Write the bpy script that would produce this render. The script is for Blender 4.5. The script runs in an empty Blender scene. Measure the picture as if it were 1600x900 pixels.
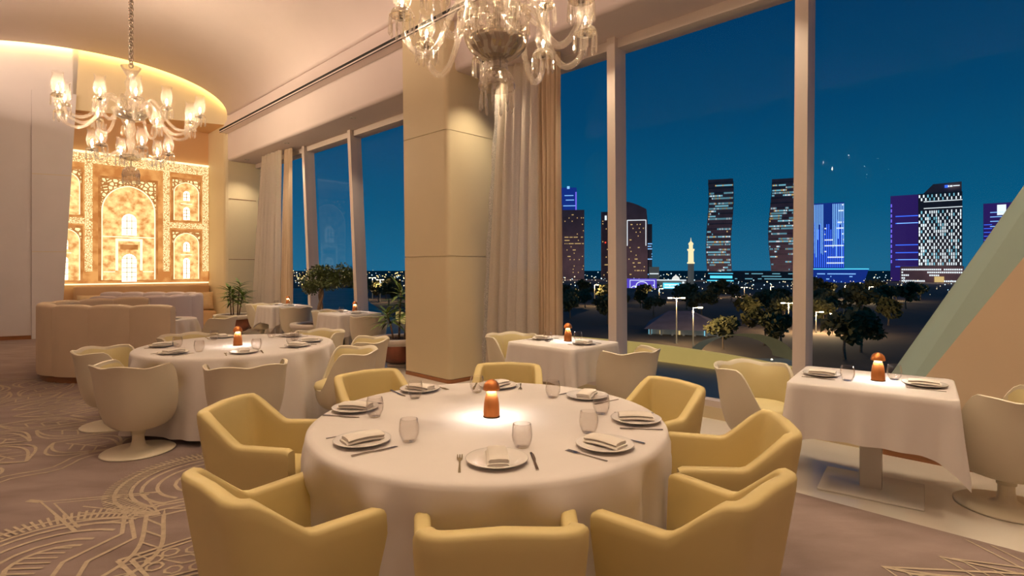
import bpy, bmesh, math, random
from mathutils import Vector, Matrix, noise
sc = bpy.context.scene
C = sc.collection
R = math.radians
PI = math.pi
rnd = random.Random(7)

# ------------------------------------------------------------------ camera
F = 860.0; HOR = 420.0; H = 1.53
cam = bpy.data.cameras.new('camera'); cam.sensor_width = 36.0; cam.lens = 36.0 * F / 1600.0
cam.shift_y = -(450.0 - HOR) / 1600.0; cam.clip_start = 0.05; cam.clip_end = 6000
co = bpy.data.objects.new('camera', cam); C.objects.link(co)
co.location = (0, 0, H); co.rotation_euler = (PI / 2, 0, 0); sc.camera = co

# ------------------------------------------------------------------ world: dusk sky
w = bpy.data.worlds.new('dusk_sky'); sc.world = w; w.use_nodes = True
nt = w.node_tree; nt.nodes.clear()
wo = nt.nodes.new('ShaderNodeOutputWorld'); bg = nt.nodes.new('ShaderNodeBackground')
tc = nt.nodes.new('ShaderNodeTexCoord'); sx = nt.nodes.new('ShaderNodeSeparateXYZ'); cr = nt.nodes.new('ShaderNodeValToRGB')
nt.links.new(tc.outputs['Generated'], sx.inputs[0]); nt.links.new(sx.outputs['Z'], cr.inputs[0])
nt.links.new(cr.outputs[0], bg.inputs[0]); nt.links.new(bg.outputs[0], wo.inputs[0])
for i, (p, c) in enumerate([(0.0, (0.010, 0.115, 0.225)), (0.10, (0.002, 0.082, 0.180)), (0.25, (0.001, 0.050, 0.130)), (0.45, (0.0005, 0.028, 0.092)), (1.0, (0.001, 0.02, 0.08))]):
    e = cr.color_ramp.elements[i] if i < 2 else cr.color_ramp.elements.new(p)
    e.position = p; e.color = (*c, 1)
bg.inputs[1].default_value = 1.0

# ------------------------------------------------------------------ view
vs = sc.view_settings
vs.view_transform = 'Standard'; vs.look = 'None'; vs.gamma = 1.0; vs.use_curve_mapping = False
vs.exposure = 0.20
cy = sc.cycles
cy.max_bounces = 6; cy.diffuse_bounces = 4; cy.glossy_bounces = 3; cy.transmission_bounces = 4; cy.transparent_max_bounces = 20
cy.caustics_reflective = False; cy.caustics_refractive = False
cy.sample_clamp_indirect = 2.5

# ------------------------------------------------------------------ room frame: u runs along the window wall away from us, n towards the glass
UX, UY, NX, NY = -0.7112, 0.7030, 0.7030, 0.7112
def P(u, n, z=0.0): return Vector((UX * u + NX * n, UY * u + NY * n, z))
ROT_E = math.atan2(-UY, -UX)                      # heading of -u
FAC = 5.43                                        # window wall
def wall_u(n): return 16.34 - 0.356 * n           # far end wall
def vault(n):
    t = max(-1, min(1, (n - 1.5) / 3.25)); return 5.31 + 1.16 * math.sqrt(max(0, 1 - t * t))
WARM = (1.0, 0.74, 0.48)

# ------------------------------------------------------------------ large lights of the room (added fills, soffit washes)
def light(name, kind, loc, energy, color=WARM, rot=None, size=None, size_y=None, spot=None, blend=0.6, aim=None):
    l = bpy.data.lights.new(name, kind); l.energy = energy; l.color = color
    if kind == 'AREA':
        l.shape = 'RECTANGLE'; l.size = size; l.size_y = size_y or size
    elif size: l.shadow_soft_size = size
    if kind == 'SPOT': l.spot_size = R(spot); l.spot_blend = blend
    o = bpy.data.objects.new(name, l); C.objects.link(o); o.location = loc
    if aim is not None: o.rotation_euler = (Vector(aim) - Vector(loc)).to_track_quat('-Z', 'Y').to_euler()
    elif rot: o.rotation_euler = rot
    return o
K = 1.0
for uu in (-1.0, 4.0, 9.0, 13.0):                                   # added uplights along the vault's unseen side, soft fill for the room
    a = P(uu, -1.62, 5.22); l = light('vault_fill_light', 'AREA', a, 190 * K, (1.0, 0.73, 0.54), size=4.6, size_y=0.16)
    xa = Vector((UX, UY, 0)); za = -(P(0, 0.30, 0) + Vector((0, 0, 0.95))).normalized(); ya = za.cross(xa)
    l.rotation_euler = Matrix((xa, ya, za)).transposed().to_euler()
DOWN = [(-1.4, 1.5), (0.6, 0.2), (0.6, 2.9), (2.6, 1.5), (4.4, 0.6), (4.6, 2.9)]
for uu, nn in DOWN:                                                 # added spots under the vault, without fittings, to brighten the table tops
    a = P(uu, nn, vault(nn) - 0.07); light('table_fill_spot', 'SPOT', a, 185 * K, WARM, size=0.12, spot=100, blend=0.9, aim=a - Vector((0, 0, 1)))
SLOT = [-0.6, 1.2, 3.2, 5.0, 7.6, 9.8, 12.0, 13.6]
for uu in SLOT:                                                     # spots added in the dark slot beside the beam, brightening floor and tables
    a = P(uu, 4.583, 4.87); light('slot_fill_spot', 'SPOT', a, 120 * K, (1.0, 0.78, 0.52), size=0.03, spot=54, blend=0.9, aim=P(uu, 3.75, 0))

SOFF = [(5.30, 4.98, 80), (14.15, 5.05, 75), (0.2, 5.05, 70), (1.9, 5.0, 45), (3.7, 4.98, 45), (8.9, 4.98, 45), (11.7, 4.98, 45)]
for uu, nn, ww in SOFF:                                                 # soffit downlights: curtain and end wall washes, the rest added to brighten tables
    light('soffit_lamp', 'SPOT', P(uu, nn, 4.20), ww * K, (1.0, 0.80, 0.55), size=0.05, spot=100, blend=0.8, aim=P(uu, nn - 0.05, 0))

# ------------------------------------------------------------------ materials
MATS = {}
def mat(name, col, rough=0.6, metal=0.0, var=0.0, scale=8.0, bump=0.0, bscale=60.0, col2=None, emit=None, estr=0.0, spec=0.5, detail=4.0, coat=0.0, sheen=0.0, trans=0.0, bdist=0.01, stretch=None):
    if name in MATS: return MATS[name]
    m = bpy.data.materials.new(name); MATS[name] = m; m.use_nodes = True; t = m.node_tree; N = t.nodes; L = t.links
    b = N['Principled BSDF']; b.inputs['Roughness'].default_value = rough; b.inputs['Metallic'].default_value = metal
    b.inputs['Specular IOR Level'].default_value = spec
    b.inputs['Coat Weight'].default_value = coat; b.inputs['Sheen Weight'].default_value = sheen
    if trans: b.inputs['Transmission Weight'].default_value = trans
    tcn = N.new('ShaderNodeTexCoord'); src = tcn.outputs['Object']
    if stretch:
        mp = N.new('ShaderNodeMapping'); mp.inputs['Scale'].default_value = stretch; L.new(src, mp.inputs[0]); src = mp.outputs[0]
    c2 = col2 or tuple(max(0, c * (1 - var)) for c in col)
    nz = N.new('ShaderNodeTexNoise'); nz.inputs['Scale'].default_value = scale; nz.inputs['Detail'].default_value = detail
    L.new(src, nz.inputs['Vector'])
    r = N.new('ShaderNodeValToRGB'); r.color_ramp.elements[0].position = 0.3; r.color_ramp.elements[1].position = 0.7
    r.color_ramp.elements[0].color = (*c2, 1); r.color_ramp.elements[1].color = (*col, 1)
    L.new(nz.outputs['Fac'], r.inputs[0]); L.new(r.outputs[0], b.inputs['Base Color'])
    if bump:
        n2 = N.new('ShaderNodeTexNoise'); n2.inputs['Scale'].default_value = bscale; n2.inputs['Detail'].default_value = 3
        L.new(src, n2.inputs['Vector'])
        bp = N.new('ShaderNodeBump'); bp.inputs['Strength'].default_value = bump; bp.inputs['Distance'].default_value = bdist
        L.new(n2.outputs['Fac'], bp.inputs['Height']); L.new(bp.outputs[0], b.inputs['Normal'])
    if emit:
        b.inputs['Emission Color'].default_value = (*emit, 1); b.inputs['Emission Strength'].default_value = estr
    return m
def glow(name, col, s):
    if name in MATS: return MATS[name]
    m = bpy.data.materials.new(name); MATS[name] = m; m.use_nodes = True; t = m.node_tree; t.nodes.clear()
    o = t.nodes.new('ShaderNodeOutputMaterial'); e = t.nodes.new('ShaderNodeEmission')
    e.inputs[0].default_value = (*col, 1); e.inputs[1].default_value = s; t.links.new(e.outputs[0], o.inputs[0]); return m
def glassy(name, tint=(0.97, 0.98, 0.98), ior=1.45, rough=0.02, frost=0.0, frost_col=(0.9, 0.88, 0.85), gain=1.0, edge=0.8, power=5.0):
    if name in MATS: return MATS[name]
    m = bpy.data.materials.new(name); MATS[name] = m; m.use_nodes = True; t = m.node_tree; t.nodes.clear(); N = t.nodes; L = t.links
    o = N.new('ShaderNodeOutputMaterial'); tr = N.new('ShaderNodeBsdfTransparent'); tr.inputs[0].default_value = (*tint, 1)
    g = N.new('ShaderNodeBsdfGlossy'); g.inputs['Roughness'].default_value = rough; g.inputs[0].default_value = (1, 1, 1, 1)
    f0 = ((ior - 1) / (ior + 1)) ** 2 * gain                       # Schlick reflectance, the same from both sides of the thin wall
    lw = N.new('ShaderNodeLayerWeight'); lw.inputs[0].default_value = 0.5
    pw = N.new('ShaderNodeMath'); pw.operation = 'POWER'; pw.inputs[1].default_value = power; L.new(lw.outputs['Facing'], pw.inputs[0])
    mu = N.new('ShaderNodeMath'); mu.operation = 'MULTIPLY_ADD'; mu.inputs[1].default_value = edge; mu.inputs[2].default_value = f0; mu.use_clamp = True
    L.new(pw.outputs[0], mu.inputs[0])
    mx = N.new('ShaderNodeMixShader'); L.new(mu.outputs[0], mx.inputs[0]); L.new(tr.outputs[0], mx.inputs[1]); L.new(g.outputs[0], mx.inputs[2])
    out = mx
    if frost:
        d = N.new('ShaderNodeBsdfDiffuse'); d.inputs[0].default_value = (*frost_col, 1)
        tl = N.new('ShaderNodeBsdfTranslucent'); tl.inputs[0].default_value = (*frost_col, 1)
        m1 = N.new('ShaderNodeMixShader'); m1.inputs[0].default_value = 0.5; L.new(d.outputs[0], m1.inputs[1]); L.new(tl.outputs[0], m1.inputs[2])
        m2 = N.new('ShaderNodeMixShader'); m2.inputs[0].default_value = frost; L.new(mx.outputs[0], m2.inputs[1]); L.new(m1.outputs[0], m2.inputs[2]); out = m2
    L.new(out.outputs[0], o.inputs[0]); return m
def sheer(name, col, tmix=0.25, tl=0.35):
    m = bpy.data.materials.new(name); m.use_nodes = True; t = m.node_tree; t.nodes.clear(); N = t.nodes; L = t.links
    o = N.new('ShaderNodeOutputMaterial'); d = N.new('ShaderNodeBsdfDiffuse'); d.inputs[0].default_value = (*col, 1)
    a = N.new('ShaderNodeBsdfTranslucent'); a.inputs[0].default_value = (*col, 1); tr = N.new('ShaderNodeBsdfTransparent')
    m1 = N.new('ShaderNodeMixShader'); m1.inputs[0].default_value = tl; L.new(d.outputs[0], m1.inputs[1]); L.new(a.outputs[0], m1.inputs[2])
    wv = N.new('ShaderNodeTexNoise'); wv.inputs['Scale'].default_value = 90; tcn = N.new('ShaderNodeTexCoord'); L.new(tcn.outputs['Object'], wv.inputs['Vector'])
    mr = N.new('ShaderNodeMapRange'); mr.inputs[1].default_value = 0.3; mr.inputs[2].default_value = 0.7; mr.inputs[3].default_value = tmix * 0.4; mr.inputs[4].default_value = tmix * 1.6
    L.new(wv.outputs['Fac'], mr.inputs[0])
    m2 = N.new('ShaderNodeMixShader'); L.new(mr.outputs[0], m2.inputs[0]); L.new(m1.outputs[0], m2.inputs[1]); L.new(tr.outputs[0], m2.inputs[2])
    L.new(m2.outputs[0], o.inputs[0]); return m

M_wall = mat('wall_paint', (0.86, 0.81, 0.82), 0.75, var=0.05, scale=1.5, bump=0.03)
M_panel = mat('cream_wall_panel', (0.84, 0.71, 0.46), 0.55, var=0.05, scale=1.2, bump=0.03)
M_ceil = mat('ceiling_plaster', (0.86, 0.745, 0.71), 0.85, var=0.05, scale=0.8)
M_teal = mat('teal_sky_lit_reveal', (0.40, 0.53, 0.47), 0.6, var=0.04, scale=1.0)  # reveal of the slanted wall, cool sky light put into its colour
M_wood = mat('brown_skirting', (0.33, 0.13, 0.045), 0.4, var=0.35, scale=5, stretch=(1, 1, 8))
M_frame = mat('window_frame_metal', (0.86, 0.74, 0.66), 0.45, var=0.05, scale=3)
M_marble = mat('white_marble', (0.82, 0.76, 0.68), 0.06, var=0.10, scale=1.1, spec=0.6, detail=8)
M_carpet = mat('taupe_carpet', (0.36, 0.27, 0.25), 0.95, col2=(0.24, 0.17, 0.15), scale=2.2, detail=7, bump=0.5, bscale=300, stretch=(1, 2.2, 1), sheen=0.15)
M_carpl = mat('carpet_cream_pile', (0.60, 0.49, 0.36), 0.95, var=0.2, scale=30, bump=0.4, bscale=260)
M_dark = mat('slot_black', (0.01, 0.008, 0.007), 0.9)
M_cloth = mat('white_tablecloth', (0.86, 0.80, 0.76), 0.85, var=0.03, scale=6, bump=0.06, bscale=500, sheen=0.2)
M_tub = mat('cream_tub_leather', (0.76, 0.62, 0.28), 0.48, var=0.05, scale=4, bump=0.08, bscale=420, bdist=0.003)
M_shell = mat('ivory_shell', (0.82, 0.74, 0.57), 0.35, var=0.03, scale=3)
M_pad = mat('pale_yellow_leather', (0.80, 0.69, 0.37), 0.5, var=0.05, scale=4, bump=0.08, bscale=420, bdist=0.003)
M_white = mat('white_lacquer', (0.82, 0.78, 0.72), 0.25, var=0.02, scale=4)
M_china = mat('white_china', (0.95, 0.90, 0.85), 0.22, var=0.02, scale=20)
M_napkin = mat('napkin_linen', (0.95, 0.89, 0.80), 0.85, var=0.05, scale=20, bump=0.15, bscale=400)
M_steel = mat('cutlery_steel', (0.55, 0.50, 0.45), 0.22, metal=1.0, var=0.1, scale=20)
M_copper = mat('copper_lamp', (0.85, 0.32, 0.10), 0.3, metal=0.75, var=0.15, scale=30, stretch=(1, 1, 0.1))
M_booth = mat('tan_booth_leather', (0.78, 0.63, 0.45), 0.5, var=0.05, scale=3, bump=0.05, bscale=350, bdist=0.003)
M_booth2 = mat('lilac_booth_leather', (0.60, 0.50, 0.50), 0.5, var=0.05, scale=3)
M_bench = mat('orange_bench_leather', (0.66, 0.42, 0.22), 0.55, var=0.06, scale=3)
M_pillow = mat('gold_cushion', (0.76, 0.56, 0.32), 0.8, var=0.12, scale=14, bump=0.2, bscale=90)
M_bowlw = mat('planter_white', (0.72, 0.64, 0.58), 0.35, var=0.04, scale=4)
M_bowlc = mat('planter_copper', (0.26, 0.085, 0.05), 0.28, metal=0.6, var=0.55, scale=5, detail=7)
M_soil = mat('potting_soil', (0.06, 0.03, 0.015), 0.95, var=0.4, scale=40, bump=0.6)
M_leaf = mat('palm_leaf', (0.09, 0.20, 0.03), 0.45, col2=(0.22, 0.30, 0.07), scale=9)
M_leafd = mat('ficus_leaf', (0.045, 0.075, 0.012), 0.5, col2=(0.085, 0.11, 0.025), scale=14)
M_bark = mat('pale_bark', (0.34, 0.24, 0.15), 0.85, var=0.4, scale=18, bump=0.5, bscale=50)
M_crystal = glassy('crystal', (0.95, 0.93, 0.90), 1.55, 0.04, frost=0.15, frost_col=(0.95, 0.86, 0.74), gain=3.0)
M_cut = glassy('cut_crystal_bowl', (0.80, 0.74, 0.66), 1.6, 0.10, frost=0.16, frost_col=(0.75, 0.66, 0.54), gain=4.5)
M_tumbler = glassy('tumbler_glass', (0.965, 0.955, 0.945), 1.45, 0.02, gain=0.5, edge=1.0, power=3.0)
M_hurr = glassy('hurricane_lamp_glass', (0.95, 0.94, 0.92), 1.5, 0.04, frost=0.022, frost_col=(1.0, 0.9, 0.78), gain=1.6, edge=1.0, power=2.5)
M_silver = mat('chandelier_silver', (0.55, 0.48, 0.40), 0.25, metal=1.0, var=0.2, scale=15)
M_bulb = glow('candle_bulb', (1.0, 0.78, 0.50), 22.0)
M_curtain = mat('beige_drape', (0.62, 0.47, 0.32), 0.9, var=0.08, scale=3, sheen=0.2)
M_sheer = sheer('sheer_voile', (0.94, 0.82, 0.66), 0.08)
M_lace = sheer('lace_edge', (0.92, 0.85, 0.76), 0.45, 0.4)
M_pane = glassy('window_pane', (0.97, 0.985, 0.99), 1.38, 0.0, gain=0.12, edge=0.30)

# ------------------------------------------------------------------ mesh helpers
def link(o, parent=None):
    C.objects.link(o)
    if parent is not None: o.parent = parent
    return o
def mobj(name, V, Fc, m, parent=None, smooth=False, flat_recalc=True, loc=None, rz=0.0):
    me = bpy.data.meshes.new(name); me.from_pydata([tuple(v) for v in V], [], [tuple(f) for f in Fc])
    if flat_recalc:
        bm = bmesh.new(); bm.from_mesh(me); bmesh.ops.recalc_face_normals(bm, faces=bm.faces); bm.to_mesh(me); bm.free()
    if smooth: me.polygons.foreach_set('use_smooth', [True] * len(me.polygons))
    for mm in (m if isinstance(m, (list, tuple)) else [m]): me.materials.append(mm)
    o = bpy.data.objects.new(name, me); link(o, parent)
    if loc is not None: o.location = loc
    o.rotation_euler[2] = rz
    return o
def inst(name, me, parent=None, loc=(0, 0, 0), rot=(0, 0, 0), s=None):
    o = bpy.data.objects.new(name, me); link(o, parent); o.location = loc; o.rotation_euler = rot
    if s: o.scale = s if isinstance(s, tuple) else (s, s, s)
    return o
def empty(name, loc=(0, 0, 0), rz=0.0):
    o = bpy.data.objects.new(name, None); C.objects.link(o); o.location = loc; o.rotation_euler[2] = rz; o.empty_display_size = 0.1; return o
def tag(o, label, cat, group=None):
    o['label'] = label; o['category'] = cat
    if group: o['group'] = group
    return o
def struct(o): o['kind'] = 'structure'; return o
def stuff(o): o['kind'] = 'stuff'; return o
class MB:
    def __init__(s): s.V = []; s.F = []; s.I = []
    def add(s, V, Fc, mi=0):
        k = len(s.V); s.V += [tuple(v) for v in V]; s.F += [tuple(i + k for i in f) for f in Fc]; s.I += [mi] * len(Fc); return s
    def box(s, c, d, rz=0.0, mi=0):
        x, y, z = c; a, b, h = d[0] / 2, d[1] / 2, d[2] / 2; cs, sn = math.cos(rz), math.sin(rz); V = []
        for i in (-1, 1):
            for j in (-1, 1):
                for k in (-1, 1):
                    px, py = i * a, j * b; V.append((x + px * cs - py * sn, y + px * sn + py * cs, z + k * h))
        return s.add(V, [(0, 1, 3, 2), (4, 6, 7, 5), (0, 4, 5, 1), (2, 3, 7, 6), (0, 2, 6, 4), (1, 5, 7, 3)], mi)
    def lathe(s, prof, seg=24, c=(0, 0, 0), mi=0, flute=0, famp=0.0):
        V = []; Fc = []; n = len(prof)
        for i in range(seg):
            a = 2 * PI * i / seg; q = 1 + (famp * math.cos(flute * a) if flute else 0)
            for r, z in prof: V.append((c[0] + r * q * math.cos(a), c[1] + r * q * math.sin(a), c[2] + z))
        for i in range(seg):
            j = (i + 1) % seg
            for k in range(n - 1): Fc.append((i * n + k, j * n + k, j * n + k + 1, i * n + k + 1))
        return s.add(V, Fc, mi)
    def tube(s, pts, rad, seg=8, mi=0, cap=True):
        pts = [Vector(p) for p in pts]; n = len(pts); V = []; Fc = []
        up = Vector((0, 0, 1))
        for i, p in enumerate(pts):
            t = (pts[min(i + 1, n - 1)] - pts[max(i - 1, 0)]).normalized()
            a = t.cross(up)
            if a.length < 1e-3: a = t.cross(Vector((0, 1, 0)))
            a.normalize(); b = a.cross(t).normalized(); r = rad[i] if isinstance(rad, (list, tuple)) else rad
            for k in range(seg):
                th = 2 * PI * k / seg; V.append(p + a * (r * math.cos(th)) + b * (r * math.sin(th)))
        for i in range(n - 1):
            for k in range(seg):
                l = (k + 1) % seg; Fc.append((i * seg + k, i * seg + l, (i + 1) * seg + l, (i + 1) * seg + k))
        if cap: Fc.append(tuple(range(seg))); Fc.append(tuple((n - 1) * seg + k for k in range(seg)))
        return s.add(V, Fc, mi)
    def obj(s, name, m, parent=None, smooth=False, loc=None, rz=0.0, recalc=True):
        o = mobj(name, s.V, s.F, m, parent, smooth, recalc, loc, rz)
        if any(s.I): o.data.polygons.foreach_set('material_index', s.I)
        return o
def autosmooth(o, ang=40):
    me = o.data; bm = bmesh.new(); bm.from_mesh(me)
    for f in bm.faces: f.smooth = True
    for e in bm.edges:
        if len(e.link_faces) == 2 and e.calc_face_angle(0) > R(ang): e.smooth = False
    bm.to_mesh(me); bm.free(); return o
def rbox(name, c, d, m, parent=None, bev=0.02, seg=3, rz=0.0, loc=None):
    b = MB().box(c, d, rz); o = b.obj(name, m, parent, loc=loc)
    bm = bmesh.new(); bm.from_mesh(o.data)
    bmesh.ops.bevel(bm, geom=list(bm.edges), offset=min(bev, min(d) * 0.49), segments=seg, profile=0.5, affect='EDGES')
    bm.to_mesh(o.data); bm.free(); autosmooth(o, 35); return o
def grid(fn, nu, nv, closed_u=False):
    V = []; Fc = []
    for i in range(nu):
        for j in range(nv): V.append(fn(i / (nu if closed_u else nu - 1), j / (nv - 1)))
    for i in range(nu if closed_u else nu - 1):
        k = (i + 1) % nu
        for j in range(nv - 1): Fc.append((i * nv + j, k * nv + j, k * nv + j + 1, i * nv + j + 1))
    return V, Fc
def copy_tree(o, parent=None):
    c = o.copy(); C.objects.link(c); c.parent = parent
    for ch in list(o.children): copy_tree(ch, c)
    return c
def prism(name, poly_un, z0, z1, m, parent=None, lean=0.0, bev=0.0):
    n = len(poly_un); V = [P(u + lean * z0, nn, z0) for u, nn in poly_un] + [P(u + lean * z1, nn, z1) for u, nn in poly_un]
    Fc = [tuple(range(n)), tuple(range(n, 2 * n))] + [(i, (i + 1) % n, n + (i + 1) % n, n + i) for i in range(n)]
    return mobj(name, V, Fc, m, parent)
def px(x, y=None, Y=1.0, z=None):
    """ground or plane point that a photo pixel shows: used to read places off the photograph"""
    if z is not None: Y = F * (H - z) / (y - HOR)
    return Vector(((x - 800.0) / F * Y, Y, H - (y - HOR) / F * Y if y is not None else 0.0))

# ================================================================== ROOM SHELL
U0 = -4.0                                          # wall behind the camera
def quadstrip(name, pts, m, ua, ub, parent=None, smooth=False, nu=2):
    """profile pts (n,z) extruded along u between ua and ub (numbers or functions of n)"""
    V = []; Fc = []; k = len(pts)
    for i in range(nu):
        t = i / (nu - 1)
        for n, z in pts:
            a = ua(n) if callable(ua) else ua; b = ub(n) if callable(ub) else ub
            V.append(P(a + (b - a) * t, n, z))
    for i in range(nu - 1):
        for j in range(k - 1): Fc.append((i * k + j, i * k + j + 1, (i + 1) * k + j + 1, (i + 1) * k + j))
    return mobj(name, V, Fc, m, parent, smooth, flat_recalc=False)
struct(prism('floor', [(U0, -2.3), (17.3, -2.3), (16.4, 4.05), (U0, 4.05)], -0.2, 0.0, M_carpet))
struct(prism('floor_marble', [(U0, 4.05), (16.4, 4.05), (16.4, 5.6), (U0, 5.6)], -0.2, 0.0, M_marble))
vp = [(1.5 + 3.25 * math.cos(PI * i / 64), 5.31 + 1.16 * math.sin(PI * i / 64)) for i in range(65)]
vp_c = vp + [(-2.3, 5.31)]
o = quadstrip('ceiling', vp_c, M_ceil, U0, lambda n: wall_u(n) - 0.16, smooth=True); struct(o)
md = o.modifiers.new('t', 'SOLIDIFY'); md.thickness = 0.05; md.offset = 1.0
struct(quadstrip('ceiling_bulkhead', [(4.752, 5.312), (4.735, 5.22), (4.68, 5.08), (4.61, 4.97), (4.575, 4.915), (4.568, 4.885)], M_ceil, U0, 14.66, smooth=True))
struct(prism('ceiling_slot', [(U0, 4.575), (14.66, 4.575), (14.66, 4.59), (U0, 4.59)], 4.885, 4.96, M_dark))
struct(prism('ceiling_strip', [(U0, 4.59), (14.66, 4.59), (14.66, 4.80), (U0, 4.80)], 4.893, 4.96, M_ceil))
bp = [(5.9, 4.9), (4.77, 4.9)] + [(4.83 - 0.06 * math.cos(R(a)), 4.28 - 0.06 * math.sin(R(a))) for a in (0, 22, 45, 68, 90)] + [(5.9, 4.22)]
struct(quadstrip('ceiling_beam', bp, M_ceil, U0, 14.66, smooth=False))
autosmooth(bpy.data.objects['ceiling_beam'], 30)
struct(quadstrip('ceiling_cove_ledge', [(-1.75, 5.30), (-1.75, 5.05), (-1.40, 5.05), (-1.40, 5.18)], M_ceil, U0, 16.4))  # unseen ledge added to hide the fill lights above it
struct(quadstrip('wall_left', [(-2.25, 0), (-2.25, 5.35)], M_wall, U0, 17.2))
struct(mobj('wall_back', [P(U0, -2.3, 0), P(U0, 5.6, 0), P(U0, 5.6, 6.6), P(U0, -2.3, 6.6)], [(0, 1, 2, 3)], M_wall))
# far end wall: left field, lunette over the alcove, pier on the window side
def edge_n(z): return 1.65 + 0.048 * z             # leaning left edge of the alcove opening
V, Fc = grid(lambda s, t: P(wall_u(-2.3 + s * (edge_n(6.8 * t) + 2.3)), -2.3 + s * (edge_n(6.8 * t) + 2.3), 6.8 * t), 3, 12)
struct(mobj('wall_end', V, Fc, M_wall, flat_recalc=False))
V, Fc = grid(lambda s, t: P(wall_u(1.85 + 3.1 * s), 1.85 + 3.1 * s, 5.1 + 1.7 * t), 8, 3)
struct(mobj('wall_lunette', V, Fc, M_panel, flat_recalc=False))
struct(prism('wall_pier', [(14.66, 4.78), (14.66, 5.62), (16.2, 5.62), (16.2, 4.70), (14.74, 4.70), (14.68, 4.725)], 0, 5.35, M_panel))
for z in (1.76, 3.27):
    struct(prism('trim_1' if z < 2 else 'trim_2', [(14.655, 4.79), (14.655, 5.45), (14.67, 5.45), (14.67, 4.79)], z, z + 0.012, M_wood))
# the raised pilaster left of the alcove
o = struct(mobj('wall_pilaster', [P(wall_u(n) - d, n, z) for d in (0.07, 0.0) for n, z in ((1.17, 0), (edge_n(0), 0), (edge_n(5.43), 5.43), (1.17, 5.43))],
       [(0, 1, 2, 3), (4, 5, 6, 7), (0, 1, 5, 4), (1, 2, 6, 5), (2, 3, 7, 6), (3, 0, 4, 7)], M_wall))
for z in (1.9, 3.6):
    struct(mobj('trim_3' if z < 2 else 'trim_4', [P(wall_u(n) - d, n, zz) for d in (0.073, 0.06) for n, zz in ((1.175, z), (edge_n(z) - 0.01, z), (edge_n(z) - 0.01, z + 0.01), (1.175, z + 0.01))],
       [(0, 1, 2, 3), (4, 5, 6, 7), (0, 1, 5, 4), (1, 2, 6, 5), (2, 3, 7, 6), (3, 0, 4, 7)], M_panel))
M_orange = mat('alcove_orange_paint', (0.72, 0.44, 0.22), 0.7, var=0.05, scale=1)
struct(mobj('wall_alcove', [P(15.92, 1.2, 0), P(15.92, 4.75, 0), P(15.92, 4.75, 5.12), P(15.92, 1.2, 5.12)], [(0, 1, 2, 3)], M_orange))
struct(mobj('ceiling_alcove', [P(wall_u(1.2), 1.2, 5.1), P(wall_u(4.75), 4.75, 5.1), P(15.95, 4.75, 5.1), P(15.95, 1.2, 5.1)], [(0, 1, 2, 3)], M_orange))
struct(mobj('baseboard_end', [P(wall_u(n) - d, n, z) for d in (0.085, 0.0) for n, z in ((-2.2, 0), (1.16, 0), (1.16, 0.08), (-2.2, 0.08))],
       [(0, 1, 2, 3), (4, 5, 6, 7), (0, 1, 5, 4), (1, 2, 6, 5), (2, 3, 7, 6), (3, 0, 4, 7)], M_wood))
struct(prism('baseboard_pier', [(14.63, 4.80), (14.63, 5.42), (14.67, 5.42), (14.67, 4.80)], 0, 0.06, M_wood))
# glowing cove strip where the vault meets the end wall
V = []; Fc = []
M_cove = glow('cove_led', (1.0, 0.66, 0.20), 24.0)
for i in range(3, 65):
    n, z = vp[i]
    V += [P(wall_u(n) - 0.15, n, z + 0.012), P(wall_u(n) - 0.15, n, z + 0.075)]
for i in range(len(V) // 2 - 1): Fc.append((2 * i, 2 * i + 1, 2 * i + 3, 2 * i + 2))
struct(mobj('trim_cove_led', V, Fc, M_cove, flat_recalc=False))

# column between the two window bays, clad in panels with fine joints
LEAN = 0.02
def col_poly(i):
    r = 0.07; c = []
    for a in range(0, 91, 15):
        c.append((5.72 + i + r - r * math.cos(R(a)), 4.61 + i + r - r * math.sin(R(a))))
    return c + [(6.72 - i, 4.61 + i), (6.72 - i, 5.75), (5.72 + i, 5.75)]
colm = struct(prism('column', col_poly(0.012), 0.0, 5.6, M_panel, lean=LEAN))
for z0, z1 in ((0.055, 1.695), (1.703, 3.395), (3.403, 5.58)):
    p = prism('panel', col_poly(0.0), z0, z1, M_panel, colm, lean=LEAN); autosmooth(p, 25)
prism('plinth', col_poly(-0.006), 0.0, 0.05, M_wood, colm)

# slanted wall right of the windows, splayed reveal coloured teal-grey to paint in cool outside light
inn = [(1.147, 0.0), (-1.44, 4.25), (U0, 4.25), (U0, 0.0)]; out = [(1.339, 0.0), (-0.985, 4.25), (U0, 4.25), (U0, 0.0)]
V = [P(u, 5.40, z) for u, z in inn] + [P(u, 5.51, z) for u, z in out]
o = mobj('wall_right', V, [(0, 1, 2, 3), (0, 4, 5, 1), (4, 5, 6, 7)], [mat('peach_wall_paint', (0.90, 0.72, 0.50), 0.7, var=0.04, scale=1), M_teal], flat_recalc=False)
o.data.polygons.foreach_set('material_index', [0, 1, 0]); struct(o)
struct(prism('baseboard_right', [(U0, 5.38), (1.10, 5.38), (1.147, 5.40), (U0, 5.41)], 0.0, 0.068, M_wood))

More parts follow.
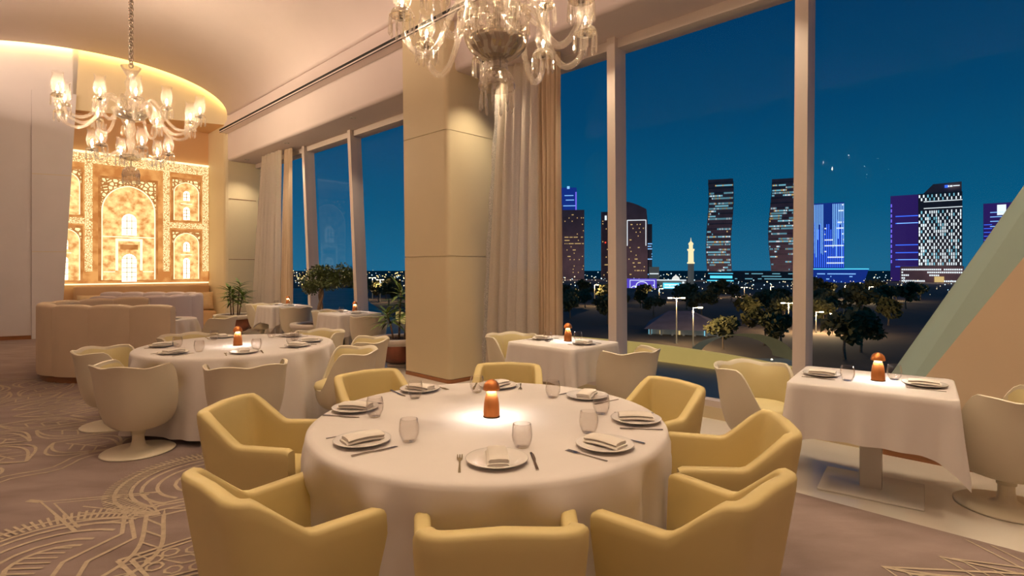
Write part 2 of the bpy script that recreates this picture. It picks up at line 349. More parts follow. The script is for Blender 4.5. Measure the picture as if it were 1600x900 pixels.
# windows: kerb, rails, mullions and panes
for k, (a, b) in enumerate(((1.16, 5.73), (6.71, 14.66))):
    struct(prism('trim_kerb_%d' % (k + 1), [(a, FAC), (b, FAC), (b, 5.62), (a, 5.62)], 0, 0.12, M_panel))
MUL = [(1.66, 1.627), (3.655, 3.685), (7.45, 7.6), (9.41, 9.755), (11.37, 11.76)]     # u at floor, u at the beam
def mull_u(m, z): return m[0] + (m[1] - m[0]) * z / 4.2
bays = [((-1.7, -1.7), MUL[0], False), (MUL[0], MUL[1], True), (MUL[1], (5.73, 5.76), True), ((6.70, 6.75), MUL[2], True), (MUL[2], MUL[3], True), (MUL[3], MUL[4], True), (MUL[4], (14.66, 14.66), True)]
for k, (a, b, rail) in enumerate(bays):
    wn = mobj('window_%d' % (k + 1), [P(mull_u(a, 0.1), 5.50, 0.12), P(mull_u(b, 0.1), 5.50, 0.12), P(mull_u(b, 4.25), 5.50, 4.25), P(mull_u(a, 4.25), 5.50, 4.25)], [(0, 1, 2, 3)], M_pane)
    struct(wn)
    for z0, z1, nm in ((0.12, 0.185, 'bottom_rail'), (4.11, 4.225, 'top_rail')):
        a0 = 1.2 if (k == 0 and z0 < 1) else (-0.9 if k == 0 else mull_u(a, z0)); b0 = mull_u(b, z0)
        prism(nm, [(a0, 5.435), (b0, 5.435), (b0, 5.56), (a0, 5.56)], z0, z1, M_frame, wn)
    if b in MUL:
        V = []
        for z in (0.1, 4.22):
            c = mull_u(b, z)
            V += [P(c + 0.055, 5.36, z), P(c - 0.055, 5.36, z), P(c - 0.055, 5.39, z), P(c - 0.045, 5.39, z), P(c - 0.045, 5.60, z), P(c + 0.045, 5.60, z), P(c + 0.045, 5.39, z), P(c + 0.055, 5.39, z)]
        mobj('mullion', V, [tuple(range(8)), tuple(range(8, 16))] + [(i, (i + 1) % 8, 8 + (i + 1) % 8, 8 + i) for i in range(8)], M_frame, wn)

# small rims of the soffit downlights, the added ones included
for i, (uu, nn, ww) in enumerate(SOFF):
    tag(MB().lathe([(0.03, 0.0), (0.035, -0.006), (0.05, -0.006), (0.055, 0.0), (0.055, 0.02)], 20).obj('downlight', M_white, None, True, loc=P(uu, nn, 4.218)),
        ['small soffit downlight above the column curtain', 'small soffit downlight at the far end of the left windows', 'added soffit downlight before the slanted wall', 'added soffit downlight above the left chair of the slanted wall table', 'added soffit downlight above the table before the column curtain', 'added soffit downlight above the table right of the ficus', 'added soffit downlight above the farthest left-window table'][i], 'downlight')
# ================================================================== CURTAINS
def curtain(name, ut, ub, n0, folds, amp, m, label, lace=False, ph=0.0, z1=4.21):
    root = empty(name, P((ub[0] + ub[1]) / 2, n0, 0)); L0 = root.location.copy()
    def fn(s, t):
        z = 0.015 + (z1 - 0.015) * t; q = 1 - t
        u = (ut[0] + (ut[1] - ut[0]) * s) * t + (ub[0] + (ub[1] - ub[0]) * s) * q
        a = 2 * PI * folds * s + ph
        off = amp * (0.65 + 0.35 * q) * (math.sin(a) + 0.35 * math.sin(2.3 * a + 1.0 + 0.8 * q)) + 0.01 * math.sin(5 * t + 9 * s)
        return P(u + 0.02 * math.cos(a) * (0.5 + q), n0 + off, z) - L0
    V, Fc = grid(fn, int(folds * 16) + 1, 16)
    mobj('cloth', V, Fc, m, root, True, flat_recalc=False)
    if lace:
        def fl(s, t):
            p = fn(1.0, t); return p + P(0.075 * s, 0.012 * math.sin(40 * t) * s, 0)
        V, Fc = grid(fl, 3, 60); mobj('lace_border', V, Fc, M_lace, root, True, flat_recalc=False)
    return tag(root, label, 'curtain')
curtain('sheer_curtain', (4.62, 5.32), (4.62, 5.60), 5.17, 5, 0.045, M_sheer, 'pale sheer curtain with lacy edge gathered beside the big column', True)
curtain('drape', (4.34, 4.72), (4.34, 4.66), 5.24, 5, 0.04, M_curtain, 'plain beige drape hanging beside the tall city window', ph=1.0)
curtain('sheer_curtain', (12.35, 13.45), (12.5, 14.05), 5.15, 6, 0.05, M_sheer, 'pale sheer curtain at the far end of the left windows', True)
curtain('drape', (12.02, 12.40), (12.06, 12.6), 5.24, 4, 0.04, M_curtain, 'narrow beige drape edging the far left window', ph=0.6)

# ================================================================== BACKLIT SCREEN IN THE ALCOVE
def emis_tex(name, c1, c2, s1, s2, scale, lo=0.42, hi=0.58, kind='noise'):
    m = bpy.data.materials.new(name); m.use_nodes = True; t = m.node_tree; t.nodes.clear(); N = t.nodes; L = t.links
    o = N.new('ShaderNodeOutputMaterial'); e = N.new('ShaderNodeEmission'); tcn = N.new('ShaderNodeTexCoord')
    if kind == 'noise':
        x = N.new('ShaderNodeTexNoise'); x.inputs['Scale'].default_value = scale; x.inputs['Detail'].default_value = 5; f = x.outputs['Fac']
    else:
        x = N.new('ShaderNodeTexVoronoi'); x.feature = 'DISTANCE_TO_EDGE'; x.inputs['Scale'].default_value = scale; f = x.outputs['Distance']
    L.new(tcn.outputs['Object'], x.inputs['Vector'])
    r = N.new('ShaderNodeValToRGB'); r.color_ramp.elements[0].position = lo; r.color_ramp.elements[1].position = hi
    r.color_ramp.elements[0].color = tuple(c * s1 for c in c1) + (1,); r.color_ramp.elements[1].color = tuple(c * s2 for c in c2) + (1,)
    L.new(f, r.inputs[0]); L.new(r.outputs[0], e.inputs[0]); L.new(e.outputs[0], o.inputs[0]); return m
E_base = emis_tex('screen_amber', (1.0, 0.36, 0.09), (1.0, 0.45, 0.13), 0.56, 0.78, 3.0)
E_filig = emis_tex('screen_filigree', (1.0, 0.45, 0.14), (1.0, 0.76, 0.36), 0.62, 1.35, 26, 0.06, 0.16, 'vor')
E_scroll = emis_tex('screen_scroll', (0.9, 0.36, 0.10), (1.0, 0.76, 0.36), 0.5, 1.3, 11, 0.10, 0.20, 'vor')
E_niche = emis_tex('screen_niche', (1.0, 0.42, 0.12), (1.0, 0.66, 0.26), 0.72, 1.35, 8.0, 0.35, 0.66)
E_line = glow('screen_bright_line', (1.0, 0.78, 0.42), 1.7)
E_win = glow('screen_window_glow', (1.0, 0.84, 0.55), 2.3)
E_dim = emis_tex('screen_deep_amber', (0.85, 0.30, 0.07), (0.95, 0.38, 0.11), 0.50, 0.60, 4.0)
SO = P(15.88, 1.24, 1.19); scr = empty('backlit_screen', SO)
scr.rotation_euler[2] = math.atan2(NY, NX)                     # local x along n, local +y faces away from the room (into -u is -y)
W = 3.44; CX = 1.70
def sbox(name, a0, a1, b0, b1, d0, d1, m, parent=scr):
    return MB().box(((a0 + a1) / 2, -(d0 + d1) / 2, (b0 + b1) / 2), (a1 - a0, d1 - d0, b1 - b0)).obj(name, m, parent)
SGN = -1.0
sbox('back_panel', 0.2, W, 0, 3.0, 0.0, 0.02, E_base)
for a0, a1, b0, b1 in ((0.2, W, 2.78, 3.0), (CX - 0.85, CX - 0.71, 0.28, 2.78), (CX + 0.71, CX + 0.85, 0.28, 2.78), (CX + 1.60, W, 0.28, 2.78),
                       (CX + 0.85, CX + 1.60, 1.37, 1.51), (CX - 1.49, CX - 0.85, 1.37, 1.51)):
    sbox('filigree_band', a0, a1, b0, b1, 0.02, 0.045, E_filig)
def arch_pts(w, zs, za, n=14):
    return [(w * math.cos(t * PI / 2) ** 0.85, zs + (za - zs) * (0.72 * math.sin(t * PI / 2) + 0.28 * t)) for t in [i / n for i in range(n + 1)]]
def arch_bay(cx, hw, b0, b1, w, zs, za, big):
    bay = sbox('arch_bay', cx - hw, cx + hw, b0, b1, 0.02, 0.03, E_dim)
    right = arch_pts(w, zs, za); pts = right + [(-x, z) for x, z in right[::-1][1:]]
    nV = [(cx + x, -0.033, z) for x, z in pts] + [(cx - w, -0.033, b0 + 0.02), (cx + w, -0.033, b0 + 0.02)]
    mobj('niche', nV, [tuple(range(len(nV)))], E_niche, bay)
    ih = hw - (0.05 if big else 0.03)
    for s in (1, -1):                                   # scrollwork spandrels
        V = []; Fc = []
        for i, (x, z) in enumerate(right):
            V += [(cx + s * min(ih, x + 0.02), -0.036, z + 0.02), (cx + s * (ih if i < len(right) - 1 else 0.0), -0.036, b1 - 0.06)]
        q = len(right); V2 = [(cx + s * (x + 0.02), -0.036, z + 0.02) for x, z in right if x + 0.02 < ih]
        V = V2 + [(cx, -0.036, b1 - 0.06), (cx + s * ih, -0.036, b1 - 0.06), (cx + s * ih, -0.036, V2[0][2])]
        mobj('spandrel', V, [tuple(range(len(V)))], E_scroll, bay)
    MB().tube([(cx + x, -0.04, z) for x, z in [(w, b0 + 0.03)] + pts + [(-w, b0 + 0.03)]], 0.014 if big else 0.01, 6).obj('arch_outline', E_line, bay)
    return bay
def lit_window(bay, cx, hw, b0, b1, cols, rows, arched):
    top = b1 - (hw * 1.1 if arched else 0)
    pts = [(hw, b0)] + ([(x, z) for x, z in arch_pts(hw, top, b1, 6)] if arched else [(hw, b1)])
    ptsA = pts + [(-x, z) for x, z in pts[::-1] if x > 1e-6]
    wdw = mobj('lattice_window', [(cx + x, -0.045, z) for x, z in ptsA], [tuple(range(len(ptsA)))], E_win, bay)
    mb = MB()
    for i in range(1, cols): mb.box((cx - hw + 2 * hw * i / cols, -0.05, (b0 + b1 - 0.04) / 2), (0.012, 0.008, b1 - b0 - 0.06))
    for j in range(1, rows): mb.box((cx, -0.05, b0 + (b1 - b0) * j / rows), (2 * hw * 0.96, 0.008, 0.012))
    mb.obj('glazing_bars', M_bench, bay)
b = arch_bay(CX, 0.60, 0.05, 2.52, 0.53, 1.70, 2.32, True)
lit_window(b, CX, 0.15, 1.14, 1.66, 3, 3, True)
for x0, x1, z0, z1 in ((CX - 0.52, CX + 0.52, 1.09, 1.11), (CX - 0.27, CX + 0.27, 1.0, 1.06), (CX - 0.27, CX - 0.22, 0.3, 1.0), (CX + 0.22, CX + 0.27, 0.3, 1.0), (CX - 0.5, CX - 0.28, 0.26, 0.28), (CX + 0.28, CX + 0.5, 0.26, 0.28)):
    sbox('bright_moulding', x0, x1, z0, z1, 0.035, 0.05, E_line, b)
sbox('dim_panel', CX - 0.18, CX + 0.18, 0.80, 0.92, 0.034, 0.042, E_dim, b)
lit_window(b, CX, 0.15, 0.03, 0.70, 3, 6, True)
for s in (-1, 1):
    for b0, b1, zs, za in ((1.55, 2.66, 2.28, 2.54), (0.05, 1.33, 0.98, 1.25)):
        cx = CX + s * 1.225
        b = arch_bay(cx, 0.34, b0, b1, 0.28, zs, za, False)
        lit_window(b, cx, 0.075, zs - 0.20, zs + 0.05, 2, 3, True)
        sbox('bright_moulding', cx - 0.13, cx + 0.13, zs - 0.29, zs - 0.27, 0.035, 0.045, E_line, b)
        lit_window(b, cx, 0.075, b0 + 0.04, zs - 0.36, 2, 4, True)
sbox('glowing_cornice', 0.2, W, 3.0, 3.05, 0.0, 0.06, E_line); sbox('glowing_sill', 0.2, W, -0.03, 0.0, 0.0, 0.05, E_line)
tag(scr, 'glowing amber backlit screen of arched gateways and filigree in the alcove', 'backlit screen')

# ================================================================== ALCOVE BENCH AND CUSHIONS
bn = empty('wall_bench', P(15.5, 3.27, 0), math.atan2(NY, NX))
rbox('seat', (0, -0.03, 0.26), (2.80, 0.66, 0.42), M_bench, bn, 0.05)
rbox('backrest', (0, 0.28, 0.76), (2.80, 0.16, 0.74), M_bench, bn, 0.05)
rbox('plinth', (0, 0.0, 0.03), (2.72, 0.6, 0.05), M_dark, bn, 0.005)
tag(bn, 'long orange tan upholstered bench under the backlit screen', 'bench')
def cushion(loc, rz, tilt, label):
    def fn(s, t):
        a, b = 2 * s - 1, 2 * t - 1; k = (1 - a ** 4) * (1 - b ** 4)
        return a, b, k
    V = []; Fc = []; n = 9
    for sg in (1, -1):
        k0 = len(V)
        for i in range(n):
            for j in range(n):
                a, b = 2 * i / (n - 1) - 1, 2 * j / (n - 1) - 1
                k = max(0, (1 - a * a) * (1 - b * b)) ** 0.5; pull = 1 - 0.06 * (1 - abs(a)) - 0.06 * (1 - abs(b))
                V.append((a * 0.23 * (1 - 0.07 * (1 - b * b)), sg * 0.075 * k, 0.23 + b * 0.23 * (1 - 0.07 * (1 - a * a))))
        for i in range(n - 1):
            for j in range(n - 1): Fc.append((k0 + i * n + j, k0 + (i + 1) * n + j, k0 + (i + 1) * n + j + 1, k0 + i * n + j + 1))
    o = mobj('cushion', V, Fc, M_pillow, None, True, loc=loc); o.rotation_euler = (tilt, 0, rz)
    return tag(o, label, 'cushion', 'cushions on the alcove bench')
cu = math.atan2(NY, NX)
cushion(P(15.33, 2.12, 0.50), cu, -0.25, 'gold cushion at the left end of the alcove bench')
cushion(P(15.33, 3.02, 0.50), cu + 0.1, -0.25, 'gold cushion in the middle of the alcove bench')
cushion(P(15.33, 4.42, 0.50), cu - 0.15, -0.25, 'larger looking gold cushion at the right end of the alcove bench')
cushion(P(15.20, 3.28, 0.48), cu - 0.2, -0.35, 'gold cushion leaning beside the middle cushion of the bench')

# ================================================================== CURVED BOOTHS
def booth(name, c, r, a0, a1, arms, nseg, m, label, hh=1.05, th=0.16):
    """C-shaped upholstered booth: arc about c from a0 to a1, straight arms of the given lengths; each padded segment is a part"""
    root = empty(name, (c[0], c[1], 0))
    path = []
    A0 = Vector((math.cos(a0), math.sin(a0))); T0 = Vector((math.sin(a0), -math.cos(a0)))
    A1 = Vector((math.cos(a1), math.sin(a1))); T1 = Vector((-math.sin(a1), math.cos(a1)))
    La = r * (a1 - a0); tot = arms[0] + La + arms[1]
    def at(s):
        if s < arms[0]: return A0 * r + T0 * (arms[0] - s), A0
        if s < arms[0] + La:
            a = a0 + (s - arms[0]) / r; d = Vector((math.cos(a), math.sin(a))); return d * r, d
        return A1 * r + T1 * (s - arms[0] - La), A1
    prof = [(0.0, 0.09), (0.0, hh - 0.05), (-0.015, hh - 0.015), (-0.05, hh), (-th + 0.04, hh), (-th + 0.01, hh - 0.02), (-th, hh - 0.05), (-th, 0.40)]
    for k in range(nseg):
        s0, s1 = tot * k / nseg, tot * (k + 1) / nseg; V = []; Fc = []; q = 7; pn = len(prof)
        for i in range(q):
            s = s0 + (s1 - s0) * i / (q - 1); b, d = at(s)
            e = 0.022 if i in (0, q - 1) else (0.006 if i in (1, q - 2) else 0.0)
            for o_, z in prof:
                oo = o_ - e if o_ > -th / 2 else o_ + e
                zz = z - e if z > 0.9 else z
                p = b + d * oo; V.append((p.x, p.y, zz))
        for i in range(q - 1):
            for j in range(pn - 1): Fc.append((i * pn + j, i * pn + j + 1, (i + 1) * pn + j + 1, (i + 1) * pn + j))
        Fc.append(tuple(range(pn))); Fc.append(tuple((q - 1) * pn + j for j in range(pn)))
        autosmooth(mobj('padded_segment', V, Fc, m, root), 45)
    def ring(nm, o0, o1, z0, z1, mm, bev=0.0):
        V = []; Fc = []; q = 40
        for i in range(q):
            b, d = at(tot * i / (q - 1))
            for o_, z in ((o0, z0), (o0, z1 - bev), (o0 - bev, z1), (o1 + bev, z1), (o1, z1 - bev), (o1, z0)):
                p = b + d * o_; V.append((p.x, p.y, z))
        for i in range(q - 1):
            for j in range(6): Fc.append((i * 6 + j, i * 6 + (j + 1) % 6, (i + 1) * 6 + (j + 1) % 6, (i + 1) * 6 + j))
        Fc += [tuple(range(6)), tuple((q - 1) * 6 + j for j in range(6))]
        return autosmooth(mobj(nm, V, Fc, mm, root), 40)
    ring('seat_cushion', -th, -th - 0.45, 0.12, 0.45, m, 0.03)
    ring('plinth', -0.05, -th - 0.40, 0.0, 0.10, M_wood)
    return tag(root, label, 'booth')
booth('curved_booth', (-5.80, 8.42), 1.13, R(112), 3 * PI / 2, (0.0, 1.26), 8, M_booth, 'tan leather C-shaped booth seat nearest, at the left of the room')
booth('curved_booth', (-7.08, 10.62), 0.98, -PI / 2, PI / 2, (0.35, 1.5), 11, M_booth2, 'lilac grey curved booth seat behind the tan booth')

# ================================================================== CHAIRS
def face_to(angle): return angle - PI / 2          # turn so that local +y points along angle
def make_tub():
    """boxy cream armchair, front +y"""
    root = empty('tub_chair')
    path = []; rc = 0.10
    fl = Vector((-0.292, 0.25)); bl = Vector((-0.238, -0.25))
    d = (bl - fl).normalized(); A = bl - d * rc; B = bl + Vector((rc, 0))
    for i in range(19): path.append(fl + (A - fl) * (i / 18.0))
    for i in range(1, 7):
        t = i / 7; path.append((1 - t) ** 2 * A + 2 * t * (1 - t) * bl + t * t * B)
    for i in range(4): path.append(B + (Vector((0, B.y)) - B) * (i / 4.0))
    path.append(Vector((0, B.y)))
    path = path + [Vector((-p.x, p.y)) for p in path[::-1][1:]]
    n = len(path); V = []; Fc = []; pn = 0
    for i, p in enumerate(path):
        t = (path[min(i + 1, n - 1)] - path[max(i - 1, 0)]).normalized(); o = Vector((t.y, -t.x))   # outward
        if o.dot(p) < 0: o = -o
        q = max(0, min(1, (-0.03 - p.y) / 0.165)); q = 0.75 * q + 0.25 * q * q * (3 - 2 * q)
        h = 0.640 + 0.155 * q + 0.012 * max(0, 1 - abs(p.x) / 0.25) * q
        if i in (0, n - 1): h -= 0.010
        w = max(0, min(1, (0.05 - p.y) / 0.28))
        prof = [(-0.045, 0.07), (-0.028, 0.10), (-0.012, 0.35), (0.006, h - 0.06), (0.006, h - 0.018), (0.001, h - 0.005), (-0.009, h), (-0.040, h), (-0.049, h - 0.005), (-0.053, h - 0.018), (-0.055, h - 0.06), (-0.068, 0.42), (-0.068, 0.30)]
        pn = len(prof)
        for off, z in prof:
            x, y = p.x + o.x * off, p.y + o.y * off
            k = 1 - 0.10 * (1 - min(1, z / 0.55)); lean = 0.045 * max(0, z - 0.3) / 0.5 * w
            V.append((x * k * (1 + 0.05 * max(0, z - 0.35)), y * k - lean, z))
    for i in range(n - 1):
        for j in range(pn - 1): Fc.append((i * pn + j, i * pn + j + 1, (i + 1) * pn + j + 1, (i + 1) * pn + j))
    Fc.append(tuple(range(pn))); Fc.append(tuple((n - 1) * pn + j for j in range(pn)))
    o = mobj('shell', V, Fc, M_tub, root); autosmooth(o, 60)
    rbox('seat_cushion', (0, -0.02, 0.38), (0.43, 0.38, 0.17), M_tub, root, 0.045, 4)
    rbox('base', (0, -0.02, 0.19), (0.41, 0.36, 0.24), M_tub, root, 0.03, 2)
    m = MB().lathe([(0.0, 0.0), (0.02, 0.0), (0.024, 0.08), (0.0, 0.08)], 10)
    lg = None
    for sx_ in (-1, 1):
        for sy_ in (-1, 1):
            if lg is None: lg = m.obj('leg', M_wood, root, True); lg.location = (sx_ * 0.17, sy_ * 0.16, 0)
            else: inst('leg', lg.data, root, (sx_ * 0.17, sy_ * 0.16, 0))
    return root
def make_shell_chair():
    root = empty('shell_chair')
    def rim(f):
        a = abs(f); q = max(0, min(1, (a - R(95)) / R(50))); q = q * q * (3 - 2 * q)
        h = 0.758 - 0.018 * math.exp(-(f / 0.25) ** 2) - 0.022 * math.exp(-((a - R(60)) / R(15)) ** 2) - 0.01 * max(0, math.sin(a)) ** 4
        return h * (1 - q) + 0.40 * q
    def rad(f): return 0.275 + 0.035 * math.sin(abs(f)) ** 2 - 0.005 * max(0, -math.cos(f)) + 0.012 * math.exp(-((abs(f) - 0.75) / 0.35) ** 2)
    def surf(f, t, ins):
        h = rim(f); Rr = rad(f); hi = max(0, (h - 0.42) / 0.38)
        r = 0.05 + (Rr - 0.05) * math.sin(t * PI / 2) ** 0.50 + 0.030 * hi * t ** 14 * max(0.0, min(1.0, (R(100) - abs(f)) / R(35))) - ins
        z = 0.20 + (h - 0.20) * (1 - math.cos(t * PI / 2)) ** 1.05 if t < 1 else h
        return Vector((math.sin(f) * r, -math.cos(f) * r - 0.02 * hi * t * t * max(0, math.cos(f)), z))
    nf, ntt = 56, 16; V = []; Fc = []
    for i in range(nf):
        f = -PI + 2 * PI * i / nf
        col = [surf(f, j / (ntt - 1), 0) for j in range(ntt)] + [surf(f, 1.0, 0.010) + Vector((0, 0, 0.006)), surf(f, 1.0, 0.026)] + [surf(f, t, 0.028) for t in (0.95, 0.85, 0.7, 0.5)]
        V += col; q = len(col)
    for i in range(nf):
        k = (i + 1) % nf
        for j in range(q - 1): Fc.append((i * q + j, k * q + j, k * q + j + 1, i * q + j + 1))
    autosmooth(mobj('shell', V, Fc, M_shell, root), 50)
    def pad(s, t):
        f = R(-108) + R(216) * s; e = min(s, 1 - s) * 12; e = min(1, e)
        p = surf(f, 0.62 + 0.355 * t, 0.030 + 0.022 * e * math.sin(PI * min(1, max(0, t * 0.94 + 0.05))) ** 0.4); return p
    V, Fc = grid(pad, 41, 9); mobj('back_pad', V, Fc, M_pad, root, True, flat_recalc=False)
    sm = mobj('pad_seam', *grid(lambda s, t: pad(0.5 + 0.006 * (s - 0.5), t) * 0.985 + Vector((0, 0, 0.006)), 2, 8), M_booth, root, True, False)
    c = MB().lathe([(0.0, 0.36), (0.215, 0.36), (0.242, 0.385), (0.25, 0.415), (0.24, 0.445), (0.19, 0.462), (0.0, 0.468)], 36).obj('seat_cushion', M_pad, root, True); c.location = (0, 0.03, 0)
    MB().lathe([(0.0, 0.0), (0.265, 0.0), (0.272, 0.006), (0.262, 0.014), (0.10, 0.022), (0.055, 0.05), (0.044, 0.10), (0.044, 0.15)], 40).obj('disc_base', M_shell, root, True)
    MB().lathe([(0.044, 0.148), (0.052, 0.15), (0.055, 0.21), (0.075, 0.235), (0.12, 0.26)], 24).obj('stem', M_shell, root, True)
    return root
tub0 = make_tub(); shell0 = make_shell_chair(); used = {'t': False, 's': False}
def place(kind, pos, ang, label, group, tilt=0):
    src = tub0 if kind == 't' else shell0
    o = src if not used[kind] else copy_tree(src); used[kind] = True
    o.location = (pos[0], pos[1], 0); o.rotation_euler[2] = face_to(ang)
    return tag(o, label, 'chair', group)

# ================================================================== TABLES AND CLOTHS
TH = 0.75
def round_cloth(name, c, Rr, label, seed, hem=0.012, dents=()):
    rr = random.Random(seed); ph = [rr.uniform(0, 6.28) for _ in range(6)]; nth = 168
    rows = [(0.0, TH), (0.45, TH), (0.8, TH), (0.97, TH), (0.995, TH - 0.003), (1.008, TH - 0.012), (1.013, TH - 0.03)]
    V = []; Fc = []; zs = [TH - 0.06 - (TH - 0.06 - hem) * i / 14 for i in range(15)]; n = len(rows) + len(zs)
    for i in range(nth):
        a = 2 * PI * i / nth; cs, sn = math.cos(a), math.sin(a)
        for f, z in rows: V.append((Rr * f * cs, Rr * f * sn, z))
        for z in zs:
            q = (TH - z) / TH
            w1 = math.sin(15 * a + ph[0] + 0.7 * math.sin(3 * a + ph[1])); w2 = math.sin(7 * a + ph[2] + 1.1 * math.sin(2 * a + ph[3])); w3 = math.sin(26 * a + ph[4])
            sh = max(0, min(1, (q - 0.04) / 0.14)); r = Rr * 1.013 + sh * (0.026 * w1 + 0.020 * w2 + 0.014 * w3) * (0.7 + 0.8 * q) + 0.055 * q
            for da, dr, dw in dents:                       # chairs push the hanging cloth in
                dd = (a - da + PI) % (2 * PI) - PI; r -= 0.65 * max(0, r - dr) * math.exp(-(dd / dw) ** 4) * max(0, min(1, (0.66 - z) / 0.12))
            V.append((r * cs, r * sn, z + (0.012 * w2 * q if z < 0.1 else 0) + (0.012 if z <= hem + 1e-6 else 0)))
    for i in range(nth):
        k = (i + 1) % nth
        for j in range(n - 1): Fc.append((i * n + j, k * n + j, k * n + j + 1, i * n + j + 1))
    o = mobj('tablecloth', V, Fc, M_cloth, None, True, loc=(c[0], c[1], 0)); return tag(o, label, 'tablecloth')
def square_cloth(c, rz, a, b, label, drop=0.345, cd=0.16, seed=1):
    rr = random.Random(seed); ph = rr.uniform(0, 6); nth = 192; V = []; Fc = []
    rows = [0.0, 0.5, 0.9, 0.985, 1.0]; dq = [i / 10 for i in range(11)]; n = len(rows) + len(dq)
    for i in range(nth):
        # even walk round a rounded rectangle
        s = 4 * i / nth; side = int(s); t = s - side; t = 2 * t - 1
        x, y = ((1, t), (-t, 1), (-1, -t), (t, -1))[side]
        e = max(0, (min(abs(x), abs(y)) - 0.9) / 0.1); k = 1 - 0.03 * e * e
        X, Y = a * x * k, b * y * k; corner = min(abs(x), abs(y)); cc = corner ** 7
        nl = math.hypot(x ** 9, y ** 9) or 1; ox, oy = x ** 9 / nl, y ** 9 / nl
        L = drop + cd * cc
        for f in rows: V.append((X * f, Y * f, TH if f < 1 else TH - 0.002))
        for q in dq:
            g = q * L + 0.008
            per = 0.012 * math.sin(9 * i * 2 * PI / nth * 2 + ph) * q
            out = 0.008 + 0.014 * q + per * (1 - cc) + q * (0.075 * cc - 0.03 * math.exp(-((corner - 0.80) / 0.07) ** 2))
            V.append((X + ox * out, Y + oy * out, TH - g))
    for i in range(nth):
        k = (i + 1) % nth
        for j in range(n - 1): Fc.append((i * n + j, k * n + j, k * n + j + 1, i * n + j + 1))
    o = mobj('tablecloth', V, Fc, M_cloth, None, True, loc=(c[0], c[1], 0)); o.rotation_euler[2] = rz
    return tag(o, label, 'tablecloth')
def round_table(c, Rr, label):
    t = empty('round_table', (c[0], c[1], 0))
    MB().lathe([(0, 0.715), (Rr - 0.01, 0.715), (Rr - 0.008, 0.742), (0, 0.744)], 48).obj('tabletop', M_white, t)
    MB().lathe([(0, 0), (0.40, 0), (0.40, 0.02), (0.07, 0.04), (0.06, 0.715)], 24).obj('pedestal', M_white, t, True)
    return tag(t, label, 'table')
def square_table(c, rz, a, b, label):
    t = empty('pedestal_table', (c[0], c[1], 0), rz)
    MB().box((0, 0, 0.73), (2 * a - 0.02, 2 * b - 0.02, 0.026)).obj('tabletop', M_white, t)
    rbox('pedestal', (0, 0, 0.37), (0.13, 0.11, 0.72), M_white, t, 0.008, 2)
    rbox('base_plate', (0, 0, 0.008), (0.60, 0.52, 0.016), M_white, t, 0.007, 2)
    return tag(t, label, 'table')

# ================================================================== SETTINGS
me_plate = MB().lathe([(0, 0.004), (0.07, 0.004), (0.075, 0.0), (0.082, 0.004), (0.124, 0.016), (0.126, 0.019), (0.122, 0.020), (0.085, 0.010), (0.078, 0.008), (0, 0.008)], 36).obj('dinner_plate', M_china, None, True)
me_rim = MB().lathe([(0.1255, 0.0172), (0.1272, 0.019), (0.1255, 0.0206), (0.1235, 0.0202)], 36).obj('rim', M_china, me_plate, True)
# folded napkin: three soft layers, long axis along y
V = []; Fc = []
for l in range(2):
    k = len(V); w0, ln, z0 = 0.040 - 0.003 * l, 0.088 - 0.004 * l, 0.011 + 0.0125 * l
    for i in range(13):
        y = -ln + 2 * ln * i / 12; bend = 0.006 * math.cos(PI * y / (2 * ln)) + 0.003 * l
        for x, z in ((-w0, 0), (-w0 - 0.004, 0.006), (-w0 + 0.003, 0.0125), (0, 0.0145), (w0 - 0.003, 0.0125), (w0 + 0.004, 0.006), (w0, 0)):
            V.append((x + 0.003 * l, y + 0.004 * l, z0 + z + bend - 0.003))
    for i in range(12):
        for j in range(7): Fc.append((k + i * 7 + j, k + i * 7 + (j + 1) % 7, k + (i + 1) * 7 + (j + 1) % 7, k + (i + 1) * 7 + j))
    Fc += [tuple(k + j for j in range(7)), tuple(k + 84 + j for j in range(7))]
me_napkin = autosmooth(mobj('napkin', V, Fc, M_napkin), 50)
def flat_poly(mb, pts, z0, z1):
    n = len(pts); mb.add([(x, y, z0) for x, y in pts] + [(x, y, z1) for x, y in pts], [tuple(range(n)), tuple(range(n, 2 * n))] + [(i, (i + 1) % n, n + (i + 1) % n, n + i) for i in range(n)])
mb = MB(); flat_poly(mb, [(-0.006, -0.10), (0.006, -0.10), (0.0045, 0.0), (-0.0045, 0.0)], 0.0, 0.005); flat_poly(mb, [(-0.005, 0.0), (0.007, 0.0), (0.010, 0.03), (0.009, 0.08), (0.002, 0.11), (-0.006, 0.10)], 0.001, 0.003)
me_knife = mb.obj('table_knife', M_steel)
mb = MB(); flat_poly(mb, [(-0.005, -0.10), (0.005, -0.10), (0.0028, 0.0), (0.0035, 0.03), (0.011, 0.045), (0.012, 0.06), (-0.012, 0.06), (-0.011, 0.045), (-0.0035, 0.03), (-0.0028, 0.0)], 0.0, 0.003)
for x in (-0.0095, 0.0, 0.0095): flat_poly(mb, [(x - 0.0025, 0.06), (x + 0.0025, 0.06), (x + 0.0015, 0.105), (x - 0.0015, 0.105)], 0.001, 0.003)
me_fork = mb.obj('table_fork', M_steel)
me_glass = MB().lathe([(0.0, 0.001), (0.026, 0.001), (0.030, 0.004), (0.043, 0.035), (0.046, 0.055), (0.043, 0.085), (0.038, 0.104), (0.0368, 0.105), (0.0365, 0.103), (0.041, 0.085), (0.0440, 0.055), (0.041, 0.036), (0.028, 0.008), (0.0, 0.007)], 28).obj('tumbler', M_tumbler, None, True)
PROTO = {'p': me_plate, 'n': me_napkin, 'k': me_knife, 'f': me_fork, 'g': me_glass}; first = {k: True for k in PROTO}
